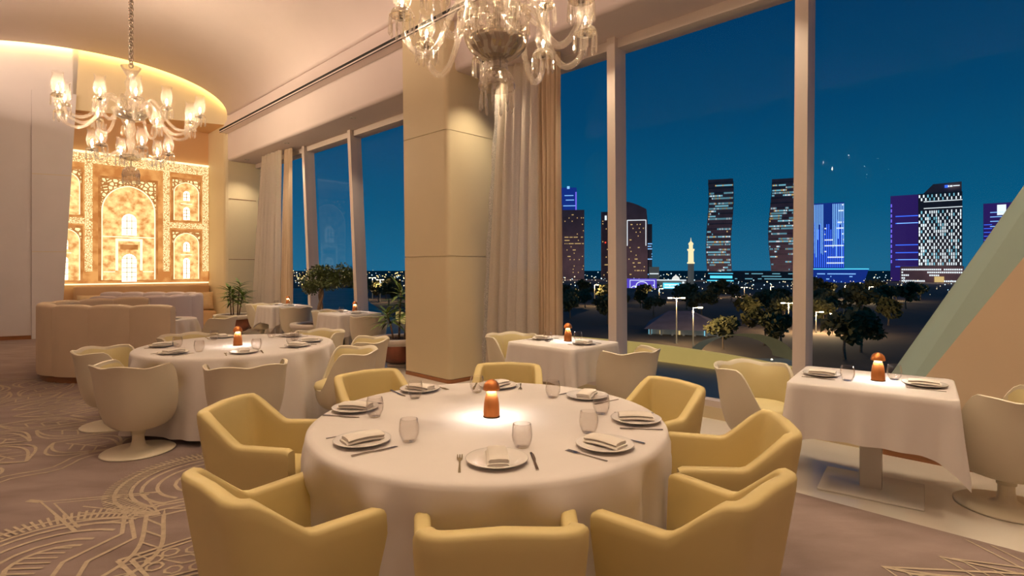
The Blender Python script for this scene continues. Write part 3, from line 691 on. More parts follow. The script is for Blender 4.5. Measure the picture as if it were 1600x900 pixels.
def putc(k, loc, rz, label, cat, group):
    src = PROTO[k]; o = src if first[k] else copy_tree(src); first[k] = False
    o.location = loc; o.rotation_euler[2] = rz; return tag(o, label, cat, group)
def setting(c, ang, r, where, tname, cut=True, glass=True, nap=0.0):
    """one cover: ang = bearing of the diner from the table centre, r = distance of the plate"""
    d = Vector((math.cos(ang), math.sin(ang), 0))
    right = Vector((-d.y, d.x, 0))                    # for a diner facing -d the right hand points along this
    b = Vector((c[0], c[1], TH + 0.001)) + d * r; rz = face_to(ang + PI)
    putc('p', b, rz, 'round white plate %s' % where, 'plate', 'plates on the %s' % tname)
    putc('n', b + Vector((0, 0, 0.0005)), rz + nap, 'folded cream linen napkin %s' % where, 'napkin', 'napkins on the %s' % tname)
    if cut:
        putc('k', b + right * 0.150 + d * 0.01, rz, 'steel knife laid %s' % where, 'knife', 'knives on the %s' % tname)
        putc('f', b - right * 0.150 + d * 0.01, rz, 'steel fork laid %s' % where, 'fork', 'forks on the %s' % tname)
    if glass: putc('g', b + right * 0.12 - d * 0.17, rz, 'clear stemless glass %s' % where, 'glass', 'glasses on the %s' % tname)

# ================================================================== TABLE LAMPS
M_lampglow = glow('lamp_led_ring', (1.0, 0.90, 0.80), 135.0)
def make_lamp():
    root = empty('table_lamp')
    MB().lathe([(0.0, 0.002), (0.040, 0.002), (0.0415, 0.006), (0.0415, 0.03), (0.039, 0.07), (0.033, 0.105), (0.024, 0.132), (0.016, 0.152)], 60, flute=20, famp=0.018).obj('body', M_copper, root, True)
    MB().lathe([(0.016, 0.152), (0.040, 0.148), (0.0425, 0.141), (0.0440, 0.142), (0.0430, 0.155), (0.037, 0.174), (0.024, 0.189), (0.008, 0.196), (0.0, 0.197)], 60, flute=20, famp=0.014).obj('cap', M_copper, root, True)
    MB().lathe([(0.026, 0.1475), (0.040, 0.1455)], 32).obj('light_ring', M_lampglow, root)
    MB().lathe([(0.0, 0.0), (0.044, 0.0), (0.044, 0.003), (0.0, 0.003)], 32).obj('foot', M_dark, root)
    return root
lamp0 = make_lamp(); lamp_used = [False]
def lamp(x, y, label, rz=0.0):
    o = lamp0 if not lamp_used[0] else copy_tree(lamp0); lamp_used[0] = True
    o.location = (x, y, TH + 0.001); o.rotation_euler[2] = rz
    return tag(o, label, 'table lamp', 'copper mushroom table lamps')

# ---------------- front round table
T1 = (-0.12, 2.90); R1 = 0.90
SEATS1 = [(229, 1.11, 'A', 'near-left', 218, .70), (175, 1.20, 'B', 'left', 169, .76), (132, 1.12, 'C', 'far-left', 127, .78), (86, 1.10, 'D', 'far', 88, .73),
          (30, 1.12, 'E', 'far-right', 37, .72), (-10, 1.18, 'F', 'right', -6, .76), (-47, 1.17, 'G', 'near-right', -43, .72), (274, 1.10, 'H', 'nearest', 275, .68)]
round_table(T1, R1, 'round table hidden under the large front white cloth')
round_cloth('tablecloth', T1, R1, 'large white floor-length round tablecloth on the front table', 3, dents=[(R(s_[0]), s_[1] - 0.27, 0.33) for s_ in SEATS1])
TUBLAB = {'A': 'boxy cream leather armchair filling the lower left, side turned to us', 'B': 'cream leather armchair at the left of the front table',
          'C': 'cream leather armchair back behind the front table, left of the column', 'D': 'cream leather armchair straight across the front table behind the lamp',
          'E': 'cream leather armchair behind the front table on the window side', 'F': 'cream leather armchair at the right side of the front table',
          'G': 'boxy cream leather armchair at lower right with its side turned to us', 'H': 'cream leather armchair nearest the camera seen from behind'}
for a, r, k, wh, pa, pr in SEATS1:
    p = (T1[0] + r * math.cos(R(a)), T1[1] + r * math.sin(R(a)))
    place('t', p, R(a) + PI, TUBLAB[k], 'armchairs round the front table')
    setting(T1, R(pa), pr, 'at the %s seat of the front round table' % wh, 'front round table', nap=R({'C': 25, 'D': -35, 'E': 30}.get(k, 0)))
lamp(-0.108, 2.905, 'small copper mushroom lamp glowing on the front round table')

# ---------------- second round table
T2 = (-2.83, 5.70); R2 = 0.92
SEATS2 = [(196, 1.12, 194, 'left', 'ivory shell chair at the left end of the second round table'), (254, 1.12, 246, 'near-left', 'ivory shell chair on a disc base seen from behind, before the second table'),
          (299, 1.24, 300, 'near-right', 'ivory shell chair with its back to us at the second table, behind the front armchair'),
          (-18, 1.28, -14, 'right', 'ivory shell chair with open yellow seat at the right of the second table'), (20, 1.22, 16, 'far-right', 'ivory shell chair second from the window side, half hidden by another'),
          (70, 1.20, 66, 'far', 'ivory shell chair across the second table below the window planters'), (142, 1.18, 130, 'far-left', 'ivory shell chair across the second table in front of the tan booth')]
round_table(T2, R2, 'round table hidden under the second white cloth')
round_cloth('tablecloth', T2, R2, 'white round tablecloth on the table behind, near the booth', 11, hem=0.03, dents=[(R(s_[0]), s_[1] - 0.30, 0.27) for s_ in SEATS2])
for a, r, pa, wh, lab in SEATS2:
    p = (T2[0] + r * math.cos(R(a)), T2[1] + r * math.sin(R(a)))
    fa = R(a) + PI + (R(38) if wh == 'right' else R(-6) if wh == 'far-right' else 0)
    place('s', p, fa, lab, 'shell chairs round the second table')
    setting(T2, R(pa), 0.70, 'at the %s seat of the second round table' % wh, 'second round table')
lamp(-2.79, 5.60, 'small copper mushroom lamp glowing on the second round table')

# ---------------- square window tables
def window_table(u, n, rz, tname, lab_t, lab_c, lab_l, chairs, hu=0.44, hn=0.40, lampo=(0, 0), seed=1):
    c = P(u, n); rot = ROT_E + rz
    square_table(c, rot, hu, hn, lab_t); square_cloth(c, rot, hu, hn, lab_c, seed=seed)
    e = Vector((math.cos(rot), math.sin(rot), 0)); q = Vector((-e.y, e.x, 0))
    l = c + e * lampo[0] + q * lampo[1]; lamp(l.x, l.y, lab_l)
    for sgn, dist, off, wh, lab, turn in chairs:
        pc = c + e * (sgn * dist) + q * off
        place('s', pc, math.atan2(-e.y * sgn, -e.x * sgn) + turn, lab, 'shell chairs at the window tables')
        setting(c, math.atan2(e.y * sgn, e.x * sgn), hu - 0.16, 'at the %s end of the %s' % (wh, tname), tname)
window_table(0.92, 4.50, R(8), 'table by the slanted wall', 'white pedestal table with square base plate by the slanted wall', 'white cloth with hanging corner on the table by the slanted wall',
    'small copper mushroom lamp on the table by the slanted wall',
    [(1, 0.72, 0.14, 'right', 'ivory shell chair cut by the right picture edge, back to us', R(-25)), (-1, 0.76, 0.12, 'left', 'ivory shell chair facing us at the left of the slanted wall table', R(-25))], hu=0.46, hn=0.40, lampo=(0.04, 0.02), seed=5)
window_table(3.76, 4.58, R(0), 'table before the column curtain', 'white pedestal table before the column curtain', 'white cloth on the table standing before the column curtain',
    'small copper mushroom lamp on the table before the column curtain',
    [(1, 0.75, 0.05, 'right', 'ivory shell chair seen from behind, before the tall city window', R(-4)), (-1, 0.76, 0.02, 'left', 'ivory shell chair between the column curtain and the window table', R(-12))], lampo=(0.02, 0.06), seed=8)
window_table(8.93, 4.93, R(0), 'middle left-bay table', 'white pedestal table at the left windows, right of the ficus', 'white cloth on the left-window table right of the ficus',
    'small copper mushroom lamp on the table right of the ficus',
    [(1, 0.72, -0.05, 'near', 'ivory shell chair back in front of the table right of the ficus', R(-10)), (-1, 0.72, 0.0, 'far', 'ivory shell chair between the ficus planter and its right hand table', R(15))], hu=0.40, hn=0.40, lampo=(0, 0.1), seed=9)
window_table(11.75, 4.93, R(0), 'farthest left-bay table', 'white pedestal table farthest along the left windows', 'white cloth on the farthest left-window table',
    'small copper mushroom lamp on the farthest left-window table',
    [(1, 0.72, -0.05, 'near', 'ivory shell chair back in front of the farthest window table', R(-10)), (-1, 0.72, -0.16, 'far', 'ivory shell chair behind the farthest window table by the palm', R(15))], hu=0.40, hn=0.40, lampo=(0, 0.1), seed=10)

# ---------------- table inside the booth
T5 = (-5.42, 8.62)
round_table(T5, 0.42, 'small round table inside the tan booth, under its cloth')
round_cloth('tablecloth', T5, 0.42, 'white cloth on the small round table inside the tan booth', 21)
putc('p', Vector((T5[0] + 0.16, T5[1] - 0.1, TH + 0.001)), 0, 'white plate on the small table inside the tan booth', 'plate', 'plates inside the booth')
putc('n', Vector((T5[0] + 0.16, T5[1] - 0.1, TH + 0.0015)), 0.8, 'folded napkin on the plate inside the tan booth', 'napkin', 'napkins inside the booth')
putc('g', Vector((T5[0] + 0.02, T5[1] + 0.15, TH + 0.001)), 0, 'clear glass on the small table inside the tan booth', 'glass', 'glasses inside the booth')
place('s', (-4.82, 8.95), R(200), 'ivory shell chair seen from behind at the mouth of the tan booth', 'shell chairs at the booth')

# ================================================================== PLANTERS
def planter(loc, r, h, copper, label, plant):
    root = empty('planter', loc)
    prof = [(0.0, 0.045), (0.14 * r / 0.45, 0.05), (0.22 * r / 0.45, 0.075), (0.29 * r / 0.45, 0.12), (0.345 * r / 0.45, 0.18), (0.385 * r / 0.45, 0.26), (0.405 * r / 0.45, h - 0.10), (r * 0.91, h - 0.07)] if copper else [(0.0, 0.03), (0.55 * r, 0.03), (0.72 * r, 0.10), (0.86 * r, 0.24), (r * 0.93, h - 0.09), (r * 0.94, h - 0.08)]
    MB().lathe(prof, 40).obj('bowl', M_bowlc if copper else M_bowlw, root, True)
    MB().lathe([(r * 0.90, h - 0.10), (r * 1.0, h - 0.085), (r * 1.02, h - 0.05), (r * 1.02, h - 0.012), (r * 1.0, h), (r * 0.80, h), (r * 0.78, h - 0.02), (r * 0.78, h - 0.06)], 48).obj('rim', M_bowlw, root, True)
    MB().lathe([(0.0, h - 0.035), (r * 0.5, h - 0.03), (r * 0.79, h - 0.04)], 32).obj('soil', M_soil, root, True)
    MB().lathe([(0, 0), (0.17 * r / 0.45, 0), (0.175 * r / 0.45, 0.02), (0.14 * r / 0.45, 0.052), (0, 0.052)], 32).obj('foot', M_bowlw, root, True)
    return tag(root, label, 'planter')
def leaf_mesh(name, ln, w, bend, m):
    V = []; Fc = []
    for i in range(5):
        t = i / 4; ww = w * (math.sin(PI * (0.12 + 0.86 * t)) ** 0.8); z = -bend * t * t; y = ln * t
        V += [(-ww, y, z), (0, y, z - ww * 0.35), (ww, y, z)]
    for i in range(4):
        for j in range(2): Fc.append((i * 3 + j, i * 3 + j + 1, (i + 1) * 3 + j + 1, (i + 1) * 3 + j))
    me = bpy.data.meshes.new(name); me.from_pydata(V, [], Fc); me.materials.append(m); me.polygons.foreach_set('use_smooth', [True] * len(Fc)); return me
LEAF = [leaf_mesh('palm_leaf_a', 0.30, 0.021, 0.10, M_leaf), leaf_mesh('palm_leaf_b', 0.24, 0.024, 0.15, M_leaf)]
def palm(loc, label, stems, hh, seed, sc_=1.0):
    rr = random.Random(seed); root = empty('lady_palm', loc)
    for k, (dx, dy, h, lx, ly) in enumerate(stems):
        top = Vector((dx + lx, dy + ly, h)); MB().tube([(dx, dy, 0), (dx + lx * 0.4, dy + ly * 0.4, h * 0.5), tuple(top)], [0.016, 0.014, 0.009], 7).obj('stem', M_bark, root, True)
        for i in range(26):
            t = i / 26; a = i * 2.4 + rr.uniform(-.3, .3); z = h * (0.55 + 0.45 * t); f = z / h
            p = Vector((dx + lx * f, dy + ly * f, z))
            o = inst('leaf', LEAF[i % 2], root, p, (0, 0, 0), sc_ * rr.uniform(0.75, 1.15)); o.rotation_euler = (R(rr.uniform(-8, 20) + 52 * t), 0, a)
            o.rotation_mode = 'XYZ'; o.rotation_euler = Matrix.Rotation(a, 3, 'Z').to_euler(); m3 = Matrix.Rotation(a, 3, 'Z') @ Matrix.Rotation(R(rr.uniform(0, 25) + 45 * t * t), 3, 'X'); o.rotation_euler = m3.to_euler()
    return tag(root, label, 'plant')
pl1 = P(13.65, 4.60); planter(pl1, 0.45, 0.47, True, 'copper bowl planter with white rim at the far end by the curtain', None)
palm(pl1 + Vector((0, 0, 0.44)), 'bushy green lady palm in the far copper bowl planter', [(-0.09, 0.0, 0.62, -0.05, 0), (0.04, 0.03, 0.74, 0.06, 0), (0.0, -0.08, 0.55, 0.0, -0.03), (0.10, -0.02, 0.50, 0.10, 0.0)], 0.8, 4, 1.15)
pl3 = Vector((-1.80, 8.72, 0)); planter(pl3, 0.46, 0.45, True, 'copper bowl planter with white rim half behind the big column', None)
palm(pl3 + Vector((0, 0, 0.42)), 'dark leafy palm mostly hidden behind the big column', [(0.0, 0.05, 0.78, 0.03, 0), (0.10, 0.0, 0.60, 0.06, 0), (-0.08, 0.0, 0.42, -0.10, 0)], 0.8, 9, 1.2)
pl2 = Vector((-3.78, 10.85, 0)); planter(pl2, 0.55, 0.47, False, 'wide plain white bowl planter between the left window tables', None)
def ficus(loc, label):
    root = empty('ficus_tree', loc); rr = random.Random(5)
    for k in range(2):
        pts = []
        for i in range(15):
            t = i / 14; a = t * 9 + k * PI; pts.append((0.028 * math.cos(a) - 0.02 + 0.05 * t, 0.028 * math.sin(a), t * 0.80))
        MB().tube(pts, [0.036 - 0.012 * i / 14 for i in range(15)], 8).obj('trunk', M_bark, root, True)
    lobes = [(-0.14, 0, 0.88, 0.25, 0.20), (0.16, 0.05, 0.93, 0.26, 0.22), (0.44, 0, 0.97, 0.24, 0.25), (0.20, -0.1, 0.82, 0.28, 0.15), (-0.18, 0.0, 0.74, 0.17, 0.15), (0.02, 0.0, 1.06, 0.24, 0.12), (0.58, 0.02, 0.95, 0.16, 0.20)]
    for lx, ly, lz, lr, lh in lobes:
        MB().tube([(0.02, 0, 0.76), (0.02 + (lx - 0.02) * 0.5, ly * 0.5, (0.80 + lz) / 2 - 0.02), (lx, ly, lz)], [0.014, 0.010, 0.004], 6).obj('branch', M_bark, root, True)
    for k, (lx, ly, lz, lr, lh) in enumerate(lobes):
        V = []; Fc = []
        for i in range(520):
            th, ph_ = rr.uniform(0, 2 * PI), math.acos(rr.uniform(-1, 1)); q = rr.uniform(0.45, 1.08)
            c = Vector((lx + lr * q * math.sin(ph_) * math.cos(th), ly + lr * q * math.sin(ph_) * math.sin(th), lz + lh * q * math.cos(ph_)))
            d = Vector((rr.uniform(-1, 1), rr.uniform(-1, 1), rr.uniform(-1.2, 0.4))).normalized(); s = d.cross(Vector((rr.uniform(-1, 1), rr.uniform(-1, 1), rr.uniform(-1, 1)))).normalized()
            ln = rr.uniform(0.038, 0.06); w_ = ln * 0.34; b0 = len(V)
            V += [c, c + d * ln * 0.5 + s * w_, c + d * ln, c + d * ln * 0.5 - s * w_]; Fc.append((b0, b0 + 1, b0 + 2, b0 + 3))
        stuff(mobj('foliage', V, Fc, M_leafd, root, False, False))
    return tag(root, label, 'tree')
ficus(pl2 + Vector((0.0, 0, 0.44)), 'ficus tree with twisted pale trunk and flat dark crown')

# ================================================================== CHANDELIERS
def smooth_path(pts, n=5):
    pts = [Vector(p) for p in pts]; q = [pts[0]] + pts + [pts[-1]]; out = []
    for i in range(1, len(q) - 2):
        a, b, c, d = q[i - 1], q[i], q[i + 1], q[i + 2]
        for k in range(n):
            t = k / n; out.append(0.5 * ((2 * b) + (c - a) * t + (2 * a - 5 * b + 4 * c - d) * t * t + (3 * b - a - 3 * c + d) * t ** 3))
    out.append(pts[-1]); return out
def roped(pts, r, seg=9):
    """glass rope arm: radius gently beaded along the run"""
    return MB().tube(pts, [r * (1 + 0.16 * (i % 2)) for i in range(len(pts))], seg)
def drop_mesh(name, ln, w):
    V = [(0, 0, 0)]
    for z, k in ((-0.12 * ln, 0.55), (-0.72 * ln, 0.9), (-0.86 * ln, 1.0)):
        for i in range(6): a = i * PI / 3; V.append((w * k * math.cos(a), w * k * math.sin(a), z))
    V.append((0, 0, -ln)); Fc = [(0, 1 + i, 1 + (i + 1) % 6) for i in range(6)]
    for L_ in range(2):
        for i in range(6): j = (i + 1) % 6; Fc.append((1 + 6 * L_ + i, 1 + 6 * L_ + j, 7 + 6 * L_ + j, 7 + 6 * L_ + i))
    Fc += [(13 + i, 13 + (i + 1) % 6, 19) for i in range(6)]
    me = bpy.data.meshes.new(name); me.from_pydata(V, [], Fc); me.materials.append(M_crystal); return me
def hurricane(r, h): return [(r * 0.55, 0), (r * 0.8, h * 0.08), (r, h * 0.30), (r * 0.98, h * 0.5), (r * 0.78, h * 0.80), (r * 0.80, h * 0.92), (r * 0.92, h)]
def arm_set(root, count, a_off, pts, tube_r, cup_r, drops, drop_me, sh_r, sh_h, bulb, radii=None, fringe=False, watts=0.0):
    me = {}
    for k in range(count):
        a = a_off + 2 * PI * k / count; s = radii[k % len(radii)] if radii else 1.0
        key = s
        if key not in me:
            pp = smooth_path([(x * s, 0, z) for x, z in pts], 5 if fringe else 12); ar = roped(pp, tube_r).obj('arm', M_crystal, root, True); arm = ar; me[key] = ar.data
        else: arm = inst('arm', me[key], root)
        arm.rotation_euler[2] = a
        ex, ez = pts[-1][0] * s, pts[-1][1]
        if 'cup' not in me:
            c = MB().lathe([(cup_r * 0.18, -cup_r * 0.55), (cup_r * 0.35, -cup_r * 0.35), (cup_r * 0.8, -cup_r * 0.25), (cup_r, -cup_r * 0.45), (cup_r * 1.03, -cup_r * 0.40), (cup_r * 0.82, cup_r * 0.02), (cup_r * 0.45, cup_r * 0.16), (cup_r * 0.3, cup_r * 0.35)], 20, flute=10, famp=0.03).obj('drip_cup', M_cut, arm, True); me['cup'] = c.data
            sl = MB().lathe([(cup_r * 0.20, -cup_r * 0.6), (cup_r * 0.26, -cup_r * 0.2), (cup_r * 0.22, cup_r * 0.5), (0, cup_r * 0.5)], 12).obj('candle_socket', M_silver, arm, True); me['soc'] = sl.data
            gl = MB().lathe(hurricane(sh_r, sh_h), 20, flute=8, famp=0.02).obj('hurricane_glass', M_hurr, arm, True); me['gl'] = gl.data
            bu = MB().lathe([(0, 0), (bulb * 0.6, bulb * 0.4), (bulb, bulb * 1.6), (bulb * 0.7, bulb * 3.0), (0, bulb * 4.4)], 10).obj('bulb', M_bulb, arm, True); me['bu'] = bu.data
        else:
            c = inst('drip_cup', me['cup'], arm); sl = inst('candle_socket', me['soc'], arm); gl = inst('hurricane_glass', me['gl'], arm); bu = inst('bulb', me['bu'], arm)
        for q, dz in ((c, 0.0), (sl, 0.0), (gl, cup_r * 0.3), (bu, cup_r * 0.5)): q.location = (ex, 0, ez + dz)
        if watts:
            bl = light('bulb_light', 'POINT', (ex, 0, ez + cup_r * 0.5 + bulb * 5.2), watts * K, (1.0, 0.77, 0.52), size=0.012); bl.parent = arm
        if fringe:
            if 'fr' not in me:
                mb = MB()
                for i in range(drops):
                    t = 2 * PI * i / drops; v = [(x + cup_r * math.cos(t), y + cup_r * math.sin(t), z - cup_r * 0.42) for x, y, z in [tuple(q.co) for q in drop_me.vertices]]
                    mb.add(v, [tuple(p.vertices) for p in drop_me.polygons])
                fr = mb.obj('drop_fringe', M_crystal, arm); me['fr'] = fr.data; stuff(fr)
            else: fr = stuff(inst('drop_fringe', me['fr'], arm))
            fr.location = (ex, 0, ez)
        else:
            for i in range(drops):
                t = 2 * PI * i / drops; inst('crystal_drop', drop_me, arm, (ex + cup_r * math.cos(t), cup_r * math.sin(t), ez - cup_r * 0.42), (0, 0, t))

def faceted(prof, seg, amp):
    """diamond-cut surface of revolution: alternate vertices pushed in and out, quads split on the diamond"""
    mb = MB(); V = []; Fc = []; n = len(prof)
    for i in range(seg):
        for k, (r, z) in enumerate(prof):
            a = 2 * PI * (i + 0.5 * (k % 2)) / seg; q = 1 + amp * (1 if (k // 1 + i) % 2 else -1); V.append((r * q * math.cos(a), r * q * math.sin(a), z))
    for i in range(seg):
        j = (i + 1) % seg
        for k in range(n - 1):
            a, b, c, d = i * n + k, j * n + k, j * n + k + 1, i * n + k + 1
            Fc += [(a, b, d), (b, c, d)] if k % 2 == 0 else [(a, b, c), (a, c, d)]
    return mb.add(V, Fc)
# ---- front chandelier, over the front table
fc = empty('chandelier', (-0.08, 2.90, 2.34))
DR1 = drop_mesh('crystal_drop', 0.105, 0.0085)
faceted([(0.02, 0.285), (0.05, 0.287), (0.085, 0.300), (0.115, 0.320), (0.140, 0.345), (0.158, 0.375), (0.169, 0.405), (0.173, 0.430), (0.170, 0.455), (0.164, 0.480), (0.168, 0.505), (0.180, 0.53)], 40, 0.035).obj('bowl', M_cut, fc)
MB().lathe([(0.0, 0.31), (0.09, 0.325), (0.135, 0.37), (0.145, 0.40), (0.0, 0.40)], 24).obj('bowl_liner', M_silver, fc, True)
MB().lathe([(0.045, 0.235), (0.058, 0.24), (0.052, 0.262), (0.058, 0.285), (0.035, 0.29)], 24, flute=8, famp=0.05).obj('waist', M_crystal, fc, True)
MB().lathe([(0.012, 0.20), (0.022, 0.205), (0.022, 0.30), (0.012, 1.10)], 14).obj('stem', M_silver, fc, True)
faceted([(0.015, 0.238), (0.045, 0.234), (0.066, 0.222), (0.080, 0.205), (0.089, 0.185), (0.094, 0.165), (0.097, 0.148), (0.093, 0.137)], 28, 0.03).obj('bell', M_cut, fc)
for i in range(14):
    t = 2 * PI * i / 14; inst('crystal_drop', DR1, fc, (0.088 * math.cos(t), 0.088 * math.sin(t), 0.138 - (0.02 if i % 2 else 0)), (0, 0, t))
MB().lathe([(0.012, 1.05), (0.09, 1.08), (0.12, 1.16), (0.10, 1.20), (0.03, 1.22)], 28, flute=12, famp=0.03).obj('crown', M_cut, fc, True)
MB().tube([(0, 0, 1.2), (0, 0, 4.10)], 0.012, 8).obj('chain', M_silver, fc)
ARM1 = [(0.10, 0.50), (0.13, 0.57), (0.18, 0.585), (0.235, 0.52), (0.30, 0.36), (0.37, 0.285), (0.44, 0.315), (0.485, 0.40), (0.49, 0.50)]
arm_set(fc, 8, R(12), ARM1, 0.0155, 0.062, 11, DR1, 0.05, 0.15, 0.009, watts=4)
ARM2 = [(0.08, 0.52), (0.10, 0.60), (0.16, 0.62), (0.22, 0.56), (0.28, 0.55), (0.32, 0.60), (0.33, 0.68)]
arm_set(fc, 4, R(34), ARM2, 0.013, 0.05, 9, DR1, 0.045, 0.14, 0.009, watts=2.5)
tag(fc, 'large crystal chandelier cut by the top edge above the front table', 'chandelier')

# ---- rear chandelier over the booths, two tiers of hurricane lamps
rc_ = empty('chandelier', (-6.32, 9.13, 2.95))
DR2 = drop_mesh('crystal_drop_small', 0.15, 0.014)
MB().lathe([(0.03, 1.02), (0.10, 1.03), (0.19, 1.08), (0.25, 1.15), (0.27, 1.20), (0.25, 1.22)], 36, flute=18, famp=0.02).obj('bowl', M_cut, rc_, True)
MB().lathe([(0.0, 1.03), (0.18, 1.085), (0.22, 1.15), (0.0, 1.15)], 24).obj('bowl_liner', M_silver, rc_, True)
MB().lathe([(0.03, 0.42), (0.05, 0.45), (0.035, 0.55), (0.07, 0.66), (0.045, 0.78), (0.075, 0.88), (0.05, 0.98), (0.06, 1.03)], 20, flute=8, famp=0.04).obj('lower_stem', M_crystal, rc_, True)
MB().lathe([(0.06, 1.20), (0.05, 1.30), (0.10, 1.42), (0.06, 1.55), (0.09, 1.66), (0.04, 1.80)], 20, flute=8, famp=0.04).obj('upper_stem', M_crystal, rc_, True)
MB().lathe([(0.04, 1.72), (0.06, 1.78), (0.14, 1.92), (0.145, 1.925), (0.065, 1.775)], 28, flute=14, famp=0.03).obj('crown', M_crystal, rc_, True)
MB().lathe([(0.0, 0.36), (0.10, 0.38), (0.15, 0.43), (0.13, 0.46), (0.0, 0.47)], 28, flute=14, famp=0.03).obj('lower_bowl', M_cut, rc_, True)
MB().lathe([(0.012, 0.36), (0.012, 0.28), (0.06, 0.27), (0.11, 0.22), (0.125, 0.14), (0.12, 0.10)], 28, flute=14, famp=0.04).obj('bead_bell', M_cut, rc_, True)
mb = MB()
for i in range(18):
    t = 2 * PI * i / 18; mb.add([(v.co.x + 0.118 * math.cos(t), v.co.y + 0.118 * math.sin(t), v.co.z + 0.13) for v in DR2.vertices], [tuple(p.vertices) for p in DR2.polygons])
stuff(mb.obj('drop_fringe', M_crystal, rc_))
# chain of links
lk = MB().tube([(0.034 * math.cos(a), 0, 0.040 * math.sin(a)) for a in [2 * PI * i / 10 for i in range(11)]], 0.011, 5, cap=False).obj('chain_link', M_silver, rc_, True); lk.location = (0, 0, 1.95)
for i in range(1, 31): inst('chain_link', lk.data, rc_, (0, 0, 1.95 + 0.052 * i), (0, 0, PI / 2 * (i % 2)))
ARM3 = [(0.14, 1.18), (0.22, 1.33), (0.34, 1.38), (0.47, 1.20), (0.62, 0.98), (0.80, 0.90), (0.98, 0.96), (1.06, 1.06), (1.07, 1.17)]
arm_set(rc_, 12, R(8), ARM3, 0.022, 0.085, 7, DR2, 0.085, 0.30, 0.021, radii=[1.0, 0.80], fringe=True, watts=13)
ARM4 = [(0.10, 0.44), (0.18, 0.52), (0.28, 0.46), (0.40, 0.37), (0.50, 0.42), (0.54, 0.54)]
arm_set(rc_, 6, R(20), ARM4, 0.020, 0.085, 7, DR2, 0.080, 0.28, 0.021, fringe=True, watts=9)
tag(rc_, 'two-tier crystal chandelier with hurricane lamps on a chain above the booths', 'chandelier')

